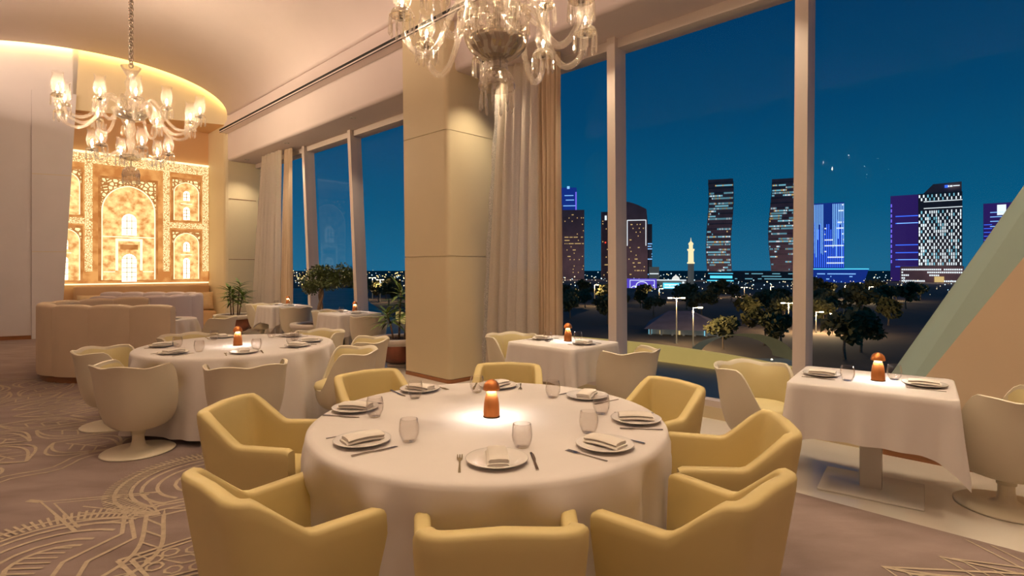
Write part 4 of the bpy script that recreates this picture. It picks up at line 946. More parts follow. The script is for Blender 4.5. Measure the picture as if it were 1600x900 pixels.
# ================================================================== CARPET PATTERN (cream pile lines woven into the carpet)
class Rib:
    def __init__(s): s.V = []; s.F = []
    def line(s, pts, w=0.018, close=False):
        pts = [Vector((p[0], p[1])) for p in pts]
        if close: pts.append(pts[0])
        n = len(pts); L_ = []
        for i, p in enumerate(pts):
            t = pts[min(i + 1, n - 1)] - pts[max(i - 1, 0)]
            if t.length < 1e-6: t = Vector((1, 0))
            t.normalize(); m = Vector((-t.y, t.x)) * w / 2; L_.append((p + m, p - m))
        for i in range(n - 1):
            ok = True
            for p in (pts[i], pts[i + 1]):
                nn = p.x * NX + p.y * NY
                if nn > 4.03 or nn < -2.2: ok = False
            if not ok: continue
            k = len(s.V); s.q = (getattr(s, 'q', 0) + 1) % 97; z = 0.002 + 0.00003 * s.q
            for a, b in (L_[i], L_[i + 1]): s.V += [(a.x, a.y, z), (b.x, b.y, z)]
            s.F.append((k, k + 1, k + 3, k + 2))
    def mandala(s, c, Rr, N, rot, w=0.018, keep=None):
        sec = 2 * PI / N
        def pt(r, th): return (c[0] + r * math.cos(th), c[1] + r * math.sin(th))
        for k in range(N):
            m = rot + k * sec
            if keep and not keep[0] < m % (2 * PI) < keep[1]: continue
            g = Vector((math.cos(m), math.sin(m))); tt = Vector((-g.y, g.x)); O = Vector(c)
            def lp(x, y): q = O + g * (x * Rr) + tt * (y * Rr); return (q.x, q.y)      # local: x outwards, y sideways, in units of Rr
            def arc(cx, r, a0, a1, n=18): return [lp(cx + r * math.cos(a0 + (a1 - a0) * i / n), r * math.sin(a0 + (a1 - a0) * i / n)) for i in range(n + 1)]
            for r in (0.200, 0.170, 0.150, 0.120): s.line(arc(0.755, r, R(-105), R(105)), w)
            for i in range(62):                                                  # fringe
                a = R(-100 + 200 * i / 61); s.line([lp(0.755 + 0.175 * math.cos(a), 0.175 * math.sin(a)), lp(0.755 + 0.222 * math.cos(a + 0.03), 0.222 * math.sin(a + 0.03))], w * 0.6)
            for r in (0.085, 0.06): s.line(arc(0.755, r, R(-100), R(100), 10), w)
            for i in range(7): y = -0.05 + 0.1 * i / 6; s.line([lp(0.755, y), lp(0.755 + math.sqrt(max(0, .06 ** 2 - y * y)), y)], w * 0.6)
            s.line([lp(0.755, -0.2), lp(0.70, -0.1), lp(0.735, 0.0), lp(0.70, 0.1), lp(0.755, 0.2)], w)
            s.line([lp(0.72, -0.16), lp(0.665, -0.08), lp(0.695, 0.0), lp(0.665, 0.08), lp(0.72, 0.16)], w)
            # kite petal with rings
            for f in (1.0, 0.80): s.line([lp(0.53 + 0.115 * f, 0), lp(0.55, 0.085 * f), lp(0.53 - 0.125 * f, 0), lp(0.55, -0.085 * f)], w, True)
            for i in range(8):
                a = 2 * PI * i / 8; cx, cy_ = 0.535 + 0.05 * math.cos(a), 0.034 * math.sin(a)
                s.line([lp(cx + 0.013 * math.cos(b), cy_ + 0.013 * math.sin(b)) for b in [2 * PI * j / 7 for j in range(7)]], w * 0.6, True)
            s.line([lp(0.50, 0), lp(0.53, 0.015), lp(0.57, 0), lp(0.53, -0.015)], w * 0.7, True)
            # ribbon arcs with zigzag between the petals
            def rib(r0, dep, n=16): return [(r0 - dep * (1 - (2 * i / n - 1) ** 2), sec * (i / n - 0.5)) for i in range(n + 1)]
            A, B = rib(0.66, 0.0), rib(0.62, 0.0)
            def curve(r0, sag): return [pt(Rr * (r0 - sag * math.cos(PI * (i / 16 - 0.5))), m + sec * (i / 16 - 0.5)) for i in range(17)]
            a1, b1 = curve(0.73, 0.10), curve(0.69, 0.10)
            s.line(a1, w); s.line(b1, w)
            z = []
            for i in range(17): z.append((a1 if i % 2 else b1)[i])
            s.line(z, w * 0.7)
            for r in (0.385, 0.36, 0.31): s.line([pt(Rr * r, m + sec * (i / 8 - 0.5)) for i in range(9)], w)
            for i in range(4):
                th = m + sec * ((i + 0.5) / 4 - 0.5); s.line([(c[0] + Rr * (0.335 * math.cos(th)) + 0.05 * math.cos(b), c[1] + Rr * 0.335 * math.sin(th) + 0.05 * math.sin(b)) for b in [2 * PI * j / 8 for j in range(8)]], w * 0.7, True)
            # pointed tip between scallops, with fan lines
            e = m + sec / 2; s.line([pt(Rr * 0.80, e - sec * 0.23), pt(Rr * 1.0, e), pt(Rr * 0.80, e + sec * 0.23)], w); s.line([pt(Rr * 0.81, e - sec * 0.19), pt(Rr * 0.965, e), pt(Rr * 0.81, e + sec * 0.19)], w * 0.8)
            for i in range(7): s.line([pt(Rr * 0.70, e), pt(Rr * (0.82 + 0.07 * (1 - abs(i - 3) / 3)), e + sec * 0.18 * (i - 3) / 3)], w * 0.6)
            s.line([pt(Rr * 1.0, e), pt(Rr * 1.035, e)], w * 1.6)
            s.line([lp(0.30, 0.0), lp(0.22, 0.06), lp(0.12, 0.0), lp(0.22, -0.06)], w, True)
    def leaves(s, c, Rr, N, rot, w=0.016):
        for ring, (r0, ln, wd) in enumerate(((0.35, 0.3, 0.10), (0.55, 0.32, 0.12), (0.75, 0.27, 0.13))):
            for k in range(N):
                m = rot + 2 * PI * (k + 0.5 * (ring % 2)) / N; g = Vector((math.cos(m), math.sin(m))); tt = Vector((-g.y, g.x)); O = Vector(c)
                def lp(x, y): q = O + g * (x * Rr) + tt * (y * Rr); return (q.x, q.y)
                for f in (1.0, 0.72):
                    up = [(r0 + ln * t, wd * f * math.sin(PI * t) * (1 - 0.35 * t)) for t in [i / 10 for i in range(11)]]
                    s.line([lp(x, y) for x, y in up] + [lp(x, -y) for x, y in up[::-1]], w)
                s.line([lp(r0 + 0.05, 0), lp(r0 + ln * 0.8, 0)], w * 0.8)
                for i in range(3):
                    x = r0 + ln * (0.3 + 0.18 * i); s.line([lp(x, 0), lp(x + 0.04, 0.05)], w * 0.7); s.line([lp(x, 0), lp(x + 0.04, -0.05)], w * 0.7)
        for r in (0.98, 1.02): s.line([(c[0] + Rr * r * (1 + 0.02 * math.cos(N * 2 * a)) * math.cos(a), c[1] + Rr * r * (1 + 0.02 * math.cos(N * 2 * a)) * math.sin(a)) for a in [2 * PI * i / 180 for i in range(181)]], w)
rb = Rib()
rb.mandala((-0.10, 3.0), 3.05, 12, R(168.5) + R(15), 0.024, (R(80), R(275)))
rb.leaves((-5.9, 5.2), 2.55, 16, 0.2, 0.022)
for tx, ty, ln in ((1.90, 2.82, 1.0), (2.27, 2.92, 0.9), (2.56, 3.10, 0.9), (2.02, 2.55, 1.0), (2.45, 2.62, 0.9), (2.80, 2.85, 0.8)):      # nested arrow corners at lower right
    for k in range(3):
        o_ = 0.085 * k; x, y = tx + o_, ty - o_ * 0.75
        rb.line([(x + ln - o_, y - 0.10 * (ln - o_)), (x, y), (x + 0.10 * (ln - o_), y - (ln - o_) * 0.7)], 0.020)
    rb.line([(tx, ty), (tx + 0.7 * ln, ty - 0.42 * ln)], 0.016); rb.line([(tx + 0.05, ty - 0.02), (tx + 0.8 * ln, ty - 0.25 * ln)], 0.014)
o = mobj('carpet_pattern', rb.V, rb.F, M_carpl, bpy.data.objects['floor'], False, False); stuff(o)

# ================================================================== THE CITY OUTSIDE
GZ = -10.0
M_ground = mat('night_ground', (0.24, 0.16, 0.11), 0.95, col2=(0.10, 0.09, 0.06), scale=0.02, detail=6)
M_tower = mat('dark_tower_glass', (0.12, 0.10, 0.11), 0.35, var=0.3, scale=0.1)
M_tower2 = mat('brown_tower_stone', (0.34, 0.20, 0.20), 0.6, var=0.3, scale=0.1)
M_towerp = mat('purple_lit_tower', (0.03, 0.02, 0.10), 0.5, emit=(0.12, 0.05, 0.5), estr=0.16)
M_towerb = mat('blue_lit_tower', (0.02, 0.04, 0.12), 0.5, emit=(0.02, 0.08, 0.7), estr=0.25)
M_roof = mat('dark_terrace_roof', (0.75, 0.60, 0.38), 0.55, var=0.3, scale=0.4)
M_para = mat('parapet_stone_glow', (0.46, 0.38, 0.16), 0.8, var=0.25, scale=0.8, emit=(0.72, 0.50, 0.14), estr=0.46)  # stone glows by itself in place of light falling on it
M_tree = mat('night_tree_leaf', (0.12, 0.13, 0.045), 0.8, col2=(0.20, 0.17, 0.06), scale=1.5, detail=6)
M_pole = mat('lamp_post_metal_glow', (0.30, 0.27, 0.22), 0.5, emit=(0.8, 0.6, 0.3), estr=0.10)  # faint warm glow in the metal stands in for lamplight on the posts
M_pav = mat('pavilion_wall_glow', (0.22, 0.20, 0.18), 0.8, emit=(0.4, 0.42, 0.38), estr=0.10)  # faint glow put into the walls as if they were lit
M_pavr = mat('pavilion_roof', (0.30, 0.24, 0.26), 0.8, var=0.3, scale=0.5)
G_teal = glow('window_teal', (0.30, 0.80, 1.0), 0.62); G_warm = glow('window_amber', (1.0, 0.70, 0.28), 0.6); G_white = glow('window_white', (0.85, 0.95, 1.0), 0.95)
G_blue = glow('led_blue', (0.05, 0.16, 1.0), 1.0); G_lblue = glow('led_light_blue', (0.25, 0.55, 1.0), 1.1); G_purp = glow('led_violet', (0.22, 0.16, 1.0), 0.8); G_cyan = glow('led_cyan', (0.10, 0.65, 1.0), 1.2)
G_lampw = glow('street_lamp_glow', (1.0, 0.82, 0.50), 6.0); G_red = glow('red_light', (1.0, 0.06, 0.03), 1.5); G_gold = glow('minaret_gold', (1.0, 0.85, 0.48), 0.9)
o = mobj('ground', [(-2500, -100, GZ), (3000, -100, GZ), (3000, 3200, GZ), (-2500, 3200, GZ)], [(0, 1, 2, 3)], M_ground, None, False, False); struct(o)

class Tower:
    """a building at bearing px and distance D, its front turned to the hotel; front face local -y"""
    def __init__(s, name, x0, x1, D, label, cat='building'):
        xc = (x0 + x1) / 2; s.D = D; X = (xc - 800) / F * D; th = math.atan2(X, D); s.k = D / F
        s.w = (x1 - x0) * s.k * math.cos(th); s.root = empty(name, (X, D, GZ), -th); tag(s.root, label, cat)
        s.xc = xc; s.c = math.cos(th)
    def flood(s, e, col=(1.0, 0.72, 0.66)):  # added fill lamp that brightens a dark tower front
        l = light('tower_fill_light', 'POINT', (0, -45, 14), e, col, size=1.0); l.parent = s.root
    def zt(s, y): return H + (HOR - y) * s.k - GZ
    def xl(s, x): return (x - s.xc) * s.k * s.c
    def body(s, m, x0, x1, y0, y1, dep=20, y_off=0.0, nm='body'):
        a, b = s.xl(x0), s.xl(x1); z0, z1 = (s.zt(y1) if y1 is not None else 0.0), s.zt(y0)
        return MB().box(((a + b) / 2, dep / 2 + y_off, (z0 + z1) / 2), (b - a, dep, z1 - z0)).obj(nm, m, s.root)
    def panes(s, m, rects, nm='lit_windows', d=0.35, y_off=0.0):
        mb = MB()
        for x0, x1, y0, y1 in rects:
            a, b = s.xl(x0), s.xl(x1); z0, z1 = s.zt(y1), s.zt(y0); mb.box(((a + b) / 2, y_off - d / 2, (z0 + z1) / 2), (b - a, d, z1 - z0))
        if mb.V: return stuff(mb.obj(nm, m, s.root))
def win_rows(rr, x0, x1, y0, y1, dy, dx, prob, hfrac=0.55, run=0.6, xf=None):
    out = []; y = y0
    while y < y1:
        sh = xf(y) if xf else 0.0; lit = rr.random() < prob; x = x0; on = rr.random() < 0.5
        while x < x1:
            if rr.random() > run: on = rr.random() < (0.75 if lit else 0.12)
            if on: out.append((x + sh + 0.12 * dx, min(x + dx * 0.85, x1) + sh, y, y + dy * hfrac))
            x += dx
        y += dy
    return out
rr = random.Random(12)
# 1 dark tower beside the curtain, with a blue crown
t = Tower('office_tower', 878, 913, 620, 'dark tower with blue lit crown just right of the curtain')
t.flood(9000); t.body(M_tower2, 880, 913, 328, None, 24); t.body(M_towerb, 872, 901, 293, 328, 18, nm='crown'); t.body(M_tower2, 868, 880, 320, None, 20, nm='side_wing')
t.panes(G_warm, win_rows(rr, 882, 912, 335, 430, 5, 1.6, 0.05, 0.25, 0.15)); t.panes(G_lblue, [(882, 896, 305, 306), (884, 897, 312, 313), (880, 899, 321, 322), (886, 890, 291, 295)], 'crown_lights'); t.panes(G_purp, [(899, 901, 300, 328)], 'crown_edge')
# 2 narrow dark tower left of the mullion
t = Tower('office_tower', 939, 952, 640, 'narrow dark reddish tower left of the first mullion')
t.body(M_tower2, 939, 957, 331, None, 18); t.panes(G_white, [(945, 948, 337, 344)], 'sign'); t.panes(G_red, [(945, 947, 378, 380)], 'beacon'); t.panes(G_warm, win_rows(rr, 941, 956, 345, 430, 4, 1.8, 0.10, 0.35, 0.25))
# 3 round-topped tower with a white light line
t = Tower('office_tower', 970, 1019, 600, 'round-topped brown tower outlined by a white light line')
V = []; pts = [(962, 436)] + [(962 + 48 * i / 12, 331 - 21 * math.sin(PI * (0.42 + 0.46 * i / 12)) + 4) for i in range(13)] + [(1012, 350), (1012, 436)]
for dy in (0, 22): V += [(t.xl(x), dy, t.zt(y)) for x, y in pts]
n = len(pts); mobj('body', V, [tuple(range(n)), tuple(range(n, 2 * n))] + [(i, (i + 1) % n, n + (i + 1) % n, n + i) for i in range(n)], M_tower2, t.root)
t.flood(9000); t.body(M_tower, 1008, 1019, 350, None, 14, 5, nm='side_wing')
t.panes(G_white, [(980, 1009.5, 343.5, 344.6), (979.6, 980.6, 344, 384), (1008.6, 1009.6, 344, 384)], 'light_line'); t.panes(G_warm, win_rows(rr, 982, 1008, 350, 430, 6, 1.6, 0.05, 0.25, 0.15)); t.panes(G_lblue, win_rows(rr, 1010, 1019, 380, 432, 4, 2, 0.35, 0.4), 'wing_windows', y_off=5)
# 4, 5 twisting towers
def twister(x0, x1, ytop, D, label, seed, amp, ph):
    rr = random.Random(seed); t = Tower('office_tower', x0, x1, D, label); t.flood(9000); sh = lambda y: amp * math.sin((y - ytop) / 26.0 + ph)
    V = []; Fc = []; ys = [ytop + (437 - ytop) * i / 24 for i in range(25)]
    for y in ys:
        for x, d in ((x0, 0), (x1, 0), (x1, 26), (x0, 26)): V.append((t.xl(x + sh(y)), d, t.zt(y)))
    for i in range(24):
        for j in range(4): Fc.append((i * 4 + j, i * 4 + (j + 1) % 4, (i + 1) * 4 + (j + 1) % 4, (i + 1) * 4 + j))
    Fc.append((0, 1, 2, 3)); mobj('body', V, Fc, M_tower2, t.root)
    base = win_rows(rr, x0 + 1, x1 - 1, ytop + 9, 436, 4.0, 1.9, 0.42, 0.5, 0.72, sh)
    rr.shuffle(base); q = int(len(base) * 0.72)
    t.panes(G_teal, base[:q], y_off=-0.1); t.panes(G_warm, base[q:q + int(len(base) * 0.14)], 'amber_windows', y_off=-0.1); t.panes(G_white, base[q + int(len(base) * 0.14):], 'white_windows', y_off=-0.1)
    mb = MB(); y = ytop + 6
    while y < 434: mb.box((t.xl((x0 + x1) / 2 + sh(y)), 12.8, t.zt(y)), ((x1 - x0) * t.k * t.c + 0.8, 26.6, 0.5)); y += 8
    stuff(mb.obj('floor_slabs', M_tower, t.root))
twister(1105, 1144, 280, 560, 'twisting dark tower with teal lit floors left of the second mullion', 3, 2.2, 0.6)
twister(1203, 1246, 279, 575, 'twisting dark tower partly behind the second mullion', 4, 3.0, 1.4)
# 6 blue LED tower with a boat-shaped podium
t = Tower('office_tower', 1270, 1320, 470, 'blue LED striped tower right of the second mullion')
t.body(M_towerb, 1262, 1319, 317, None, 22)
t.panes(G_lblue, [(1272 + i * 2.6, 1273.0 + i * 2.6, 319, 345 + 60 * rr.random()) for i in range(6)] + [(1301 + i * 2.7, 1302.1 + i * 2.7, 319, 350 + 65 * rr.random()) for i in range(7)], 'led_strips')
t.panes(G_blue, [(1272 + i * 3.2, 1273.3 + i * 3.2, 340 + 20 * rr.random(), 418) for i in range(15)], 'blue_strips'); t.panes(G_white, win_rows(rr, 1288, 1318, 320, 415, 9, 1.7, 0.5, 0.22, 0.7), y_off=-0.4)
mb = MB(); q = [(1240, 420), (1355, 420), (1347, 444), (1240, 444)]
mobj('podium', [(t.xl(x), d, t.zt(y)) for d in (-6, 20) for x, y in q], [(0, 1, 2, 3), (4, 5, 6, 7), (0, 1, 5, 4), (1, 2, 6, 5), (2, 3, 7, 6), (3, 0, 4, 7)], M_towerb, t.root)
t.panes(G_cyan, [(1262, 1355, 419.6, 421)], 'podium_edge_light', y_off=-6); t.panes(G_lblue, win_rows(rr, 1275, 1345, 427, 441, 4, 1.6, 0.4, 0.4, 0.6), 'podium_windows', y_off=-6)
# 7 violet tower
t = Tower('office_tower', 1391, 1437, 520, 'violet tower with blue light bands left of the white checkered tower')
t.body(M_towerp, 1391, 1440, 305, None, 20)
t.panes(G_blue, [(1399, 1437, y, y + 1.4) for y in (337, 348, 382, 394, 405, 416)], 'light_bands'); t.panes(G_lblue, [(1401, 1434, 348.2, 349.2), (1403, 1437, 405.2, 406)], 'bright_bands', y_off=-0.2); t.panes(G_purp, [(1391.5, 1393.5, 318 + 8 * i, 323 + 8 * i) for i in range(12)], 'corner_lights')
# 8 white checkered tower
t = Tower('office_tower', 1434, 1503, 480, 'bright white checkered tower with a lit rooftop sign')
t.flood(8000); t.body(M_tower, 1434, 1503, 301, None, 24); q = [(1441, 302), (1458, 287), (1502, 286), (1502, 302)]
mobj('roof_screen', [(t.xl(x), d, t.zt(y)) for d in (0.5, 20) for x, y in q], [(0, 1, 2, 3), (4, 5, 6, 7), (0, 1, 5, 4), (1, 2, 6, 5), (2, 3, 7, 6), (3, 0, 4, 7)], M_tower2, t.root)
ck = []; dm = []
for j in range(22):
    y = 303 + j * 5.1
    if 313 < y < 324: continue
    for i in range(20):
        x = 1435 + i * 3.4
        if (i + (j % 2)) % 2 == 0 or rr.random() < 0.25: (ck if rr.random() < 0.8 else dm).append((x, x + (2.3 if x < 1452 else 1.7), y, y + 4.3))
t.panes(G_white, ck, 'white_panels'); t.panes(G_teal, dm, 'dim_panels'); t.panes(G_white, [(1443, 1503, 313.4, 314.4), (1443, 1503, 324, 325)], 'light_band')
t.panes(G_white, [(1484, 1488, 291, 293), (1489, 1499, 291.3, 292.4), (1481, 1483, 290.8, 293.2)], 'rooftop_sign', d=0.8); t.panes(G_blue, [(1476, 1481, 290, 294)], 'sign_emblem', d=0.8)
t.body(M_tower2, 1405, 1505, 416, None, 24, -8, nm='podium'); t.panes(G_white, win_rows(rr, 1407, 1503, 420, 446, 4.5, 3.2, 0.8, 0.5, 0.8), 'podium_windows', y_off=-8); t.panes(G_warm, [(1460, 1475, 432, 446)], 'entrance_glow', y_off=-8.4)
# 9 violet tower behind the slanted wall
t = Tower('office_tower', 1536, 1585, 500, 'violet tower cut off by the slanted wall at far right')
t.body(M_towerp, 1536, 1585, 317, None, 20); t.panes(G_lblue, [(1547, 1572, y, y + 1) for y in (331, 338, 345, 353)], 'light_bands'); t.panes(G_white, [(1558, 1572, 320, 336)], 'screen'); t.panes(G_blue, [(1537, 1550, y, y + 1) for y in (350, 356, 362, 368, 374)], 'blue_bands')
# low glass podium below the twisting towers
t = Tower('low_building', 1100, 1240, 470, 'long low glass building below the twisting towers'); t.body(M_tower, 1100, 1240, 424, None, 20)
t.panes(G_cyan, [(1105, 1145, 427, 428), (1108, 1144, 431, 435), (1103, 1146, 438, 439.5)], 'sign_band'); t.panes(G_teal, win_rows(rr, 1148, 1240, 427, 444, 4, 2, 0.55, 0.3, 0.7))
# mosque hall, billboard, dome and minaret
t = Tower('arched_hall', 978, 1024, 330, 'violet blue lit hall with three white arches beyond the trees'); t.body(mat('violet_glow_wall', (0.1, 0.08, 0.3), 0.7, emit=(0.16, 0.10, 0.9), estr=0.5), 976, 1026, 436, None, 14)  # wall emits violet itself to imitate a lit facade
for cx, hw, y0, y1 in ((1003, 9, 456, 440), (991.5, 5, 457, 447), (1014.5, 5, 457, 447)):
    pts = [(hw, y0)] + [(hw * math.cos(a * PI / 16), y1 + (y0 - y1) * 0.45 * (1 - math.sin(a * PI / 16) ** 0.8)) for a in range(9)]; pts = pts + [(-x, y) for x, y in pts[::-1][1:]]
    MB().tube([(t.xl(cx + x), -0.4, t.zt(y)) for x, y in pts], 0.22, 5).obj('arch_light', G_white, t.root)
t.panes(G_white, [(984, 1023, 437.5, 438.3), (984, 984.8, 438, 458), (1022, 1022.8, 438, 458)], 'edge_light')
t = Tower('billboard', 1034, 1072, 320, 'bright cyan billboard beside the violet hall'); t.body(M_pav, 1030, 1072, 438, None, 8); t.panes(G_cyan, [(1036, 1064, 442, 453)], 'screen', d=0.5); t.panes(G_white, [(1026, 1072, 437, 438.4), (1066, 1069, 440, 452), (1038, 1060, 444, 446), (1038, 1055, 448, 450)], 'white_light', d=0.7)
t = Tower('dome', 1050, 1062, 335, 'small glowing white dome above the cyan billboard')
r_ = 6 * t.k; MB().lathe([(r_, 0), (r_, r_ * 0.6), (r_ * 0.9, r_ * 1.1), (r_ * 0.6, r_ * 1.5), (r_ * 0.2, r_ * 1.75), (0.0, r_ * 2.1)], 16).obj('dome_shell', glow('white_dome_glow', (0.9, 0.9, 0.85), 0.8), t.root, True, loc=(0, 0, t.zt(441)))
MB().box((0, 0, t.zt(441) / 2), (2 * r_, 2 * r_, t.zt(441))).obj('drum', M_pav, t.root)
t = Tower('minaret', 1074, 1085, 340, 'slim lit minaret between the round-topped and twisting towers')
k = t.k; z = t.zt
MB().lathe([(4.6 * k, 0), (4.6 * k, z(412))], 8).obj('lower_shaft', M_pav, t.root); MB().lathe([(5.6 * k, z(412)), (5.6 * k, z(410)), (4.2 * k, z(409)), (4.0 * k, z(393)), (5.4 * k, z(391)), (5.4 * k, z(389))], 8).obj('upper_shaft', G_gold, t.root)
MB().lathe([(3.0 * k, z(389)), (3.0 * k, z(383)), (3.8 * k, z(382)), (3.6 * k, z(380)), (0.8 * k, z(377)), (0.3 * k, z(372)), (0, z(371))], 8).obj('lantern', G_gold, t.root)
# distant low skyline left of the column and far city lights
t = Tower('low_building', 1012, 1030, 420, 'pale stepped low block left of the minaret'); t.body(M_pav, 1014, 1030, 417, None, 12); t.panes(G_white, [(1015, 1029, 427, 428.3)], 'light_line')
# near pavilion with pale hipped roof
t = Tower('pavilion', 1010, 1128, 95, 'low pavilion with pale hipped roof among the trees'); a, b = t.xl(1006), t.xl(1130); z1, z0 = t.zt(500), t.zt(514)
mobj('roof', [(a, -2, z0), (b, -2, z0), (b, 14, z0), (a, 14, z0), (a + 4, 5, z1 + 1.2), (b - 5, 5, z1 + 1.2)], [(0, 1, 5, 4), (1, 2, 5), (2, 3, 4, 5), (3, 0, 4), (0, 1, 2, 3)], M_pavr, t.root)
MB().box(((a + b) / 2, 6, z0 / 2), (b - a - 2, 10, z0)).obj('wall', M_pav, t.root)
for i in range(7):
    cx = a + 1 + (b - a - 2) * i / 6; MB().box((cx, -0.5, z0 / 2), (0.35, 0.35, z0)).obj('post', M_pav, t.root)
t.panes(G_teal, [(1012, 1017, 517, 528), (1100, 1104, 517, 526)], 'lit_doors', y_off=0.9); t.panes(G_warm, [(1030, 1034, 518, 524), (1060, 1063, 518, 524)], 'amber_lights', y_off=0.9)
# far points of light
def lights(name, n, seed, m, y0, y1, label, x0=440, x1=1600):
    rr = random.Random(seed); mb = MB()
    for i in range(n):
        x = rr.uniform(x0, x1); y = rr.triangular(y0, y1, y0 + 8); D = min(900, F * 10.5 / max(3, (y - HOR))) * rr.uniform(0.8, 1.0); s_ = D / F * rr.uniform(0.4, 1.15)
        c = Vector(((x - 800) / F * D, D, H - (y - HOR) / F * D)); V = [c + Vector(d) * s_ for d in ((1, 0, 0), (-1, 0, 0), (0, 1, 0), (0, -1, 0), (0, 0, 1), (0, 0, -1))]
        mb.add(V, [(0, 2, 4), (2, 1, 4), (1, 3, 4), (3, 0, 4), (2, 0, 5), (1, 2, 5), (3, 1, 5), (0, 3, 5)])
    o = stuff(mb.obj(name, m)); return tag(o, label, 'city lights')
lights('city_lights', 420, 1, glow('city_light_warm', (1.0, 0.80, 0.48), 1.6), 424, 466, 'scattered warm points of light across the night city'); lights('city_lights', 300, 2, glow('city_light_cool', (0.65, 0.9, 1.0), 1.4), 424, 458, 'scattered cool white points of light across the night city')
lights('city_lights', 160, 6, glow('city_light_gold', (1.0, 0.70, 0.26), 2.2), 420.5, 450, 'golden lights of the far district seen through the left windows', 450, 640)
# street lamps
def street_lamp(x, yb, yt, two, label):
    D = F * (H - GZ) / (yb - HOR); k = D / F; root = empty('street_lamp', ((x - 800) * k, D, GZ)); hh = (yb - yt) * k
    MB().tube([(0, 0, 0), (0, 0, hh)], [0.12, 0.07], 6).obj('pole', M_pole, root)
    for s_ in ((-1, 1) if two else (1,)):
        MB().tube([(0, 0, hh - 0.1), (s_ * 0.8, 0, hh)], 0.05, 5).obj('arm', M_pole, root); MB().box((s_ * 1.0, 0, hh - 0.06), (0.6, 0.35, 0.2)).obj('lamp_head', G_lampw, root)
    l = light('street_light', 'POINT', (0, -0.4, hh - 0.5), 1600, (1.0, 0.70, 0.38), size=0.2); l.parent = root
    return tag(root, label, 'street lamp', 'street lamps outside')
for i, (x, yb, yt, two, lab) in enumerate([(1057, 537, 465, True, 'double-arm street lamp beside the pavilion'), (1083, 548, 480, False, 'single street lamp right of the pavilion lamp'), (1232, 520, 473, True, 'street lamp just left of the second mullion'), (929, 478, 445, False, 'street lamp seen between curtain and first mullion'),
     (1120, 466, 448, False, 'street lamp below the left twisting tower'), (1163, 464, 449, True, 'street lamp between the twisting towers'), (1204, 462, 448, False, 'street lamp below the right twisting tower'), (1030, 472, 451, False, 'street lamp before the cyan billboard'),
     (1341, 470, 447, True, 'street lamp below the blue podium'), (1358, 474, 448, False, 'street lamp right of the blue podium'), (1320, 468, 446, False, 'street lamp under the blue striped tower'), (1275, 520, 487, False, 'street lamp right beside the second mullion'),
     (1297, 520, 489, False, 'second street lamp right of the second mullion'), (582, 468, 434, True, 'street lamp seen through the left window bay'), (594, 472, 437, True, 'taller street lamp in the left window bay next to the column'), (1395, 470, 450, True, 'street lamp below the violet tower')]):
    street_lamp(x, yb, yt, two, lab)
# trees
def tree_mesh(seed, n):
    rr = random.Random(seed); V = []; Fc = []
    lob = [(rr.uniform(-.5, .5), rr.uniform(-.5, .5), rr.uniform(0.6, 1.35), rr.uniform(.35, .6)) for _ in range(7)]
    for i in range(n):
        lx, ly, lz, lr = lob[i % 7]; th, ph_ = rr.uniform(0, 2 * PI), math.acos(rr.uniform(-1, 1)); q = rr.uniform(0.6, 1.05) * lr
        c = Vector((lx + q * math.sin(ph_) * math.cos(th), ly + q * math.sin(ph_) * math.sin(th), lz + 0.75 * q * math.cos(ph_)))
        d = Vector((rr.uniform(-1, 1), rr.uniform(-1, 1), rr.uniform(-1, 1))).normalized(); s_ = d.cross(Vector((0.3, 0.5, 0.8))).normalized(); k = len(V); L_ = rr.uniform(.10, .20)
        V += [c - d * L_, c + s_ * L_ * .6, c + d * L_, c - s_ * L_ * .6]; Fc.append((k, k + 1, k + 2, k + 3))
    me = bpy.data.meshes.new('tree_crown'); me.from_pydata([tuple(v) for v in V], [], Fc); me.materials.append(M_tree); return me
TM = [tree_mesh(s_, 700) for s_ in (1, 2, 3)]; TR = MB().tube([(0, 0, 0), (0.03, 0, 0.4), (0, 0, 0.9)], [0.07, 0.05, 0.03], 6).obj('tree_trunk', M_bark).data; bpy.data.objects.remove(bpy.data.objects['tree_trunk'])
rr = random.Random(31)
spots = [(rr.uniform(880, 1240), rr.uniform(452, 500)) for _ in range(34)] + [(rr.uniform(1270, 1440), rr.uniform(448, 500)) for _ in range(22)] + [(rr.uniform(555, 625), rr.uniform(440, 470)) for _ in range(10)] + [(1220, 540), (1195, 530), (1290, 545), (1320, 552), (1345, 540), (1155, 522), (1130, 535)]
used_xy = []
AREA = lambda x: 'seen through the left window bay' if x < 700 else 'between the curtain and the first mullion' if x < 950 else 'beyond the tall middle window' if x < 1245 else 'beyond the right hand window'
for i, (x, y) in enumerate(spots):
    if 1000 < x < 1135 and 486 < y < 535: x += 140
    D = F * (H - GZ) / (y + 10 - HOR); s_ = rr.uniform(2.6, 4.2) * (1 if D > 120 else 0.85); X = (x - 800) / F * D
    if any(math.hypot(X - q[0], D - q[1]) < 1.05 * (s_ + q[2]) for q in used_xy): continue
    used_xy.append((X, D, s_))
    root = empty('tree', (X, D, GZ), rr.uniform(0, 6)); inst('foliage', TM[i % 3], root, (0, 0, 0.3 * s_), s=s_); inst('trunk', TR, root, s=s_)
    tag(root, 'dark leafy park tree %s' % AREA(x), 'tree', 'park trees %s' % AREA(x))
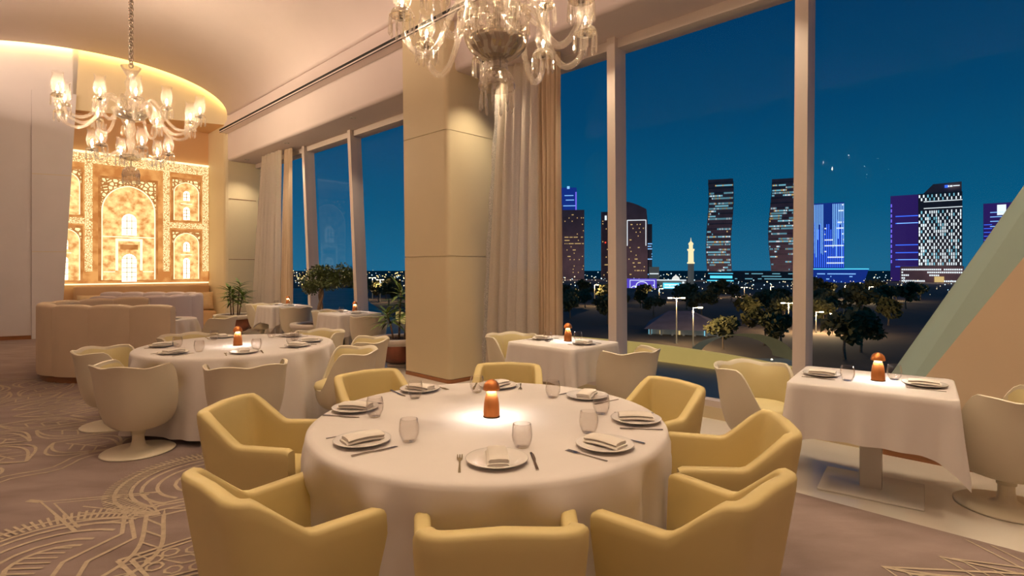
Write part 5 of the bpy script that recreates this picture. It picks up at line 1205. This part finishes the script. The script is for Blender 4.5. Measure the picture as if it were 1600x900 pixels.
# own terrace roof with lit curved parapet, and a shell roof beyond
rim = [(3.2, 8.3), (6.0, 10.6), (9.0, 13.2), (10.6, 15.8), (9.2, 17.8), (7.6, 20.2), (4.9, 23.0), (0.5, 27.0), (-8.2, 39.5), (-30, 104)]
sm = smooth_path([(x, y, 0) for x, y in rim[2:]], 6)
base = [P(-3, 5.75), P(15.5, 5.75)] 
poly = [(base[0].x, base[0].y), (14, 6.0), (14.5, 10.0), (12.5, 14.0)] + [(p.x, p.y) for p in sm] + [(-60, 104), (base[1].x, base[1].y)]
n = len(poly); struct(mobj('terrace_roof', [(x, y, -2.15) for x, y in poly] + [(x, y, -3.0) for x, y in poly], [tuple(range(n))] + [(i, (i + 1) % n, n + (i + 1) % n, n + i) for i in range(n)], M_roof, None, False, False))
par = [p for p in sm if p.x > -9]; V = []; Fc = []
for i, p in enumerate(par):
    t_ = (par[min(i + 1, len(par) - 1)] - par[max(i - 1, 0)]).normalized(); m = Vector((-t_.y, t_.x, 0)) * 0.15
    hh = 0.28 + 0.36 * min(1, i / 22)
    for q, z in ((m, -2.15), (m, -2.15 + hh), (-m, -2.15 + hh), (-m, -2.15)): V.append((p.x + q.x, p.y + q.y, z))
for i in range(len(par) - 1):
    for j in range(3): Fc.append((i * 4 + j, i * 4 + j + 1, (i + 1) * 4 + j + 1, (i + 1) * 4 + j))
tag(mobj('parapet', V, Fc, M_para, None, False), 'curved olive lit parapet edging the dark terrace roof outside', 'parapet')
sp = empty('shell_roof', (13.0, 30.5, -3.6)); V, Fc = grid(lambda a, b: (2.75 * math.cos(PI * a) * (1 - 0.1 * b), 2.2 * b, 1.55 * math.sin(PI * a) * (1 - 0.25 * b)), 25, 5); mobj('shell', V, Fc, mat('olive_shell_roof_glow', (0.30, 0.25, 0.14), 0.8, var=0.2, scale=0.6, emit=(0.5, 0.42, 0.2), estr=0.10), sp, True, False)  # shell carries a weak glow of its own to look uplit
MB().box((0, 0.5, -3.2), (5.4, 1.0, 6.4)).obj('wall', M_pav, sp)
for x in (-1.2, 0.1, 1.3): MB().lathe([(0, 0), (0.06, 0.03), (0, 0.1)], 8).obj('spotlight', G_lampw, sp, loc=(x, -0.2, 0.1))
tag(sp, 'arched olive shell roof lit from below beyond the parapet', 'roof')
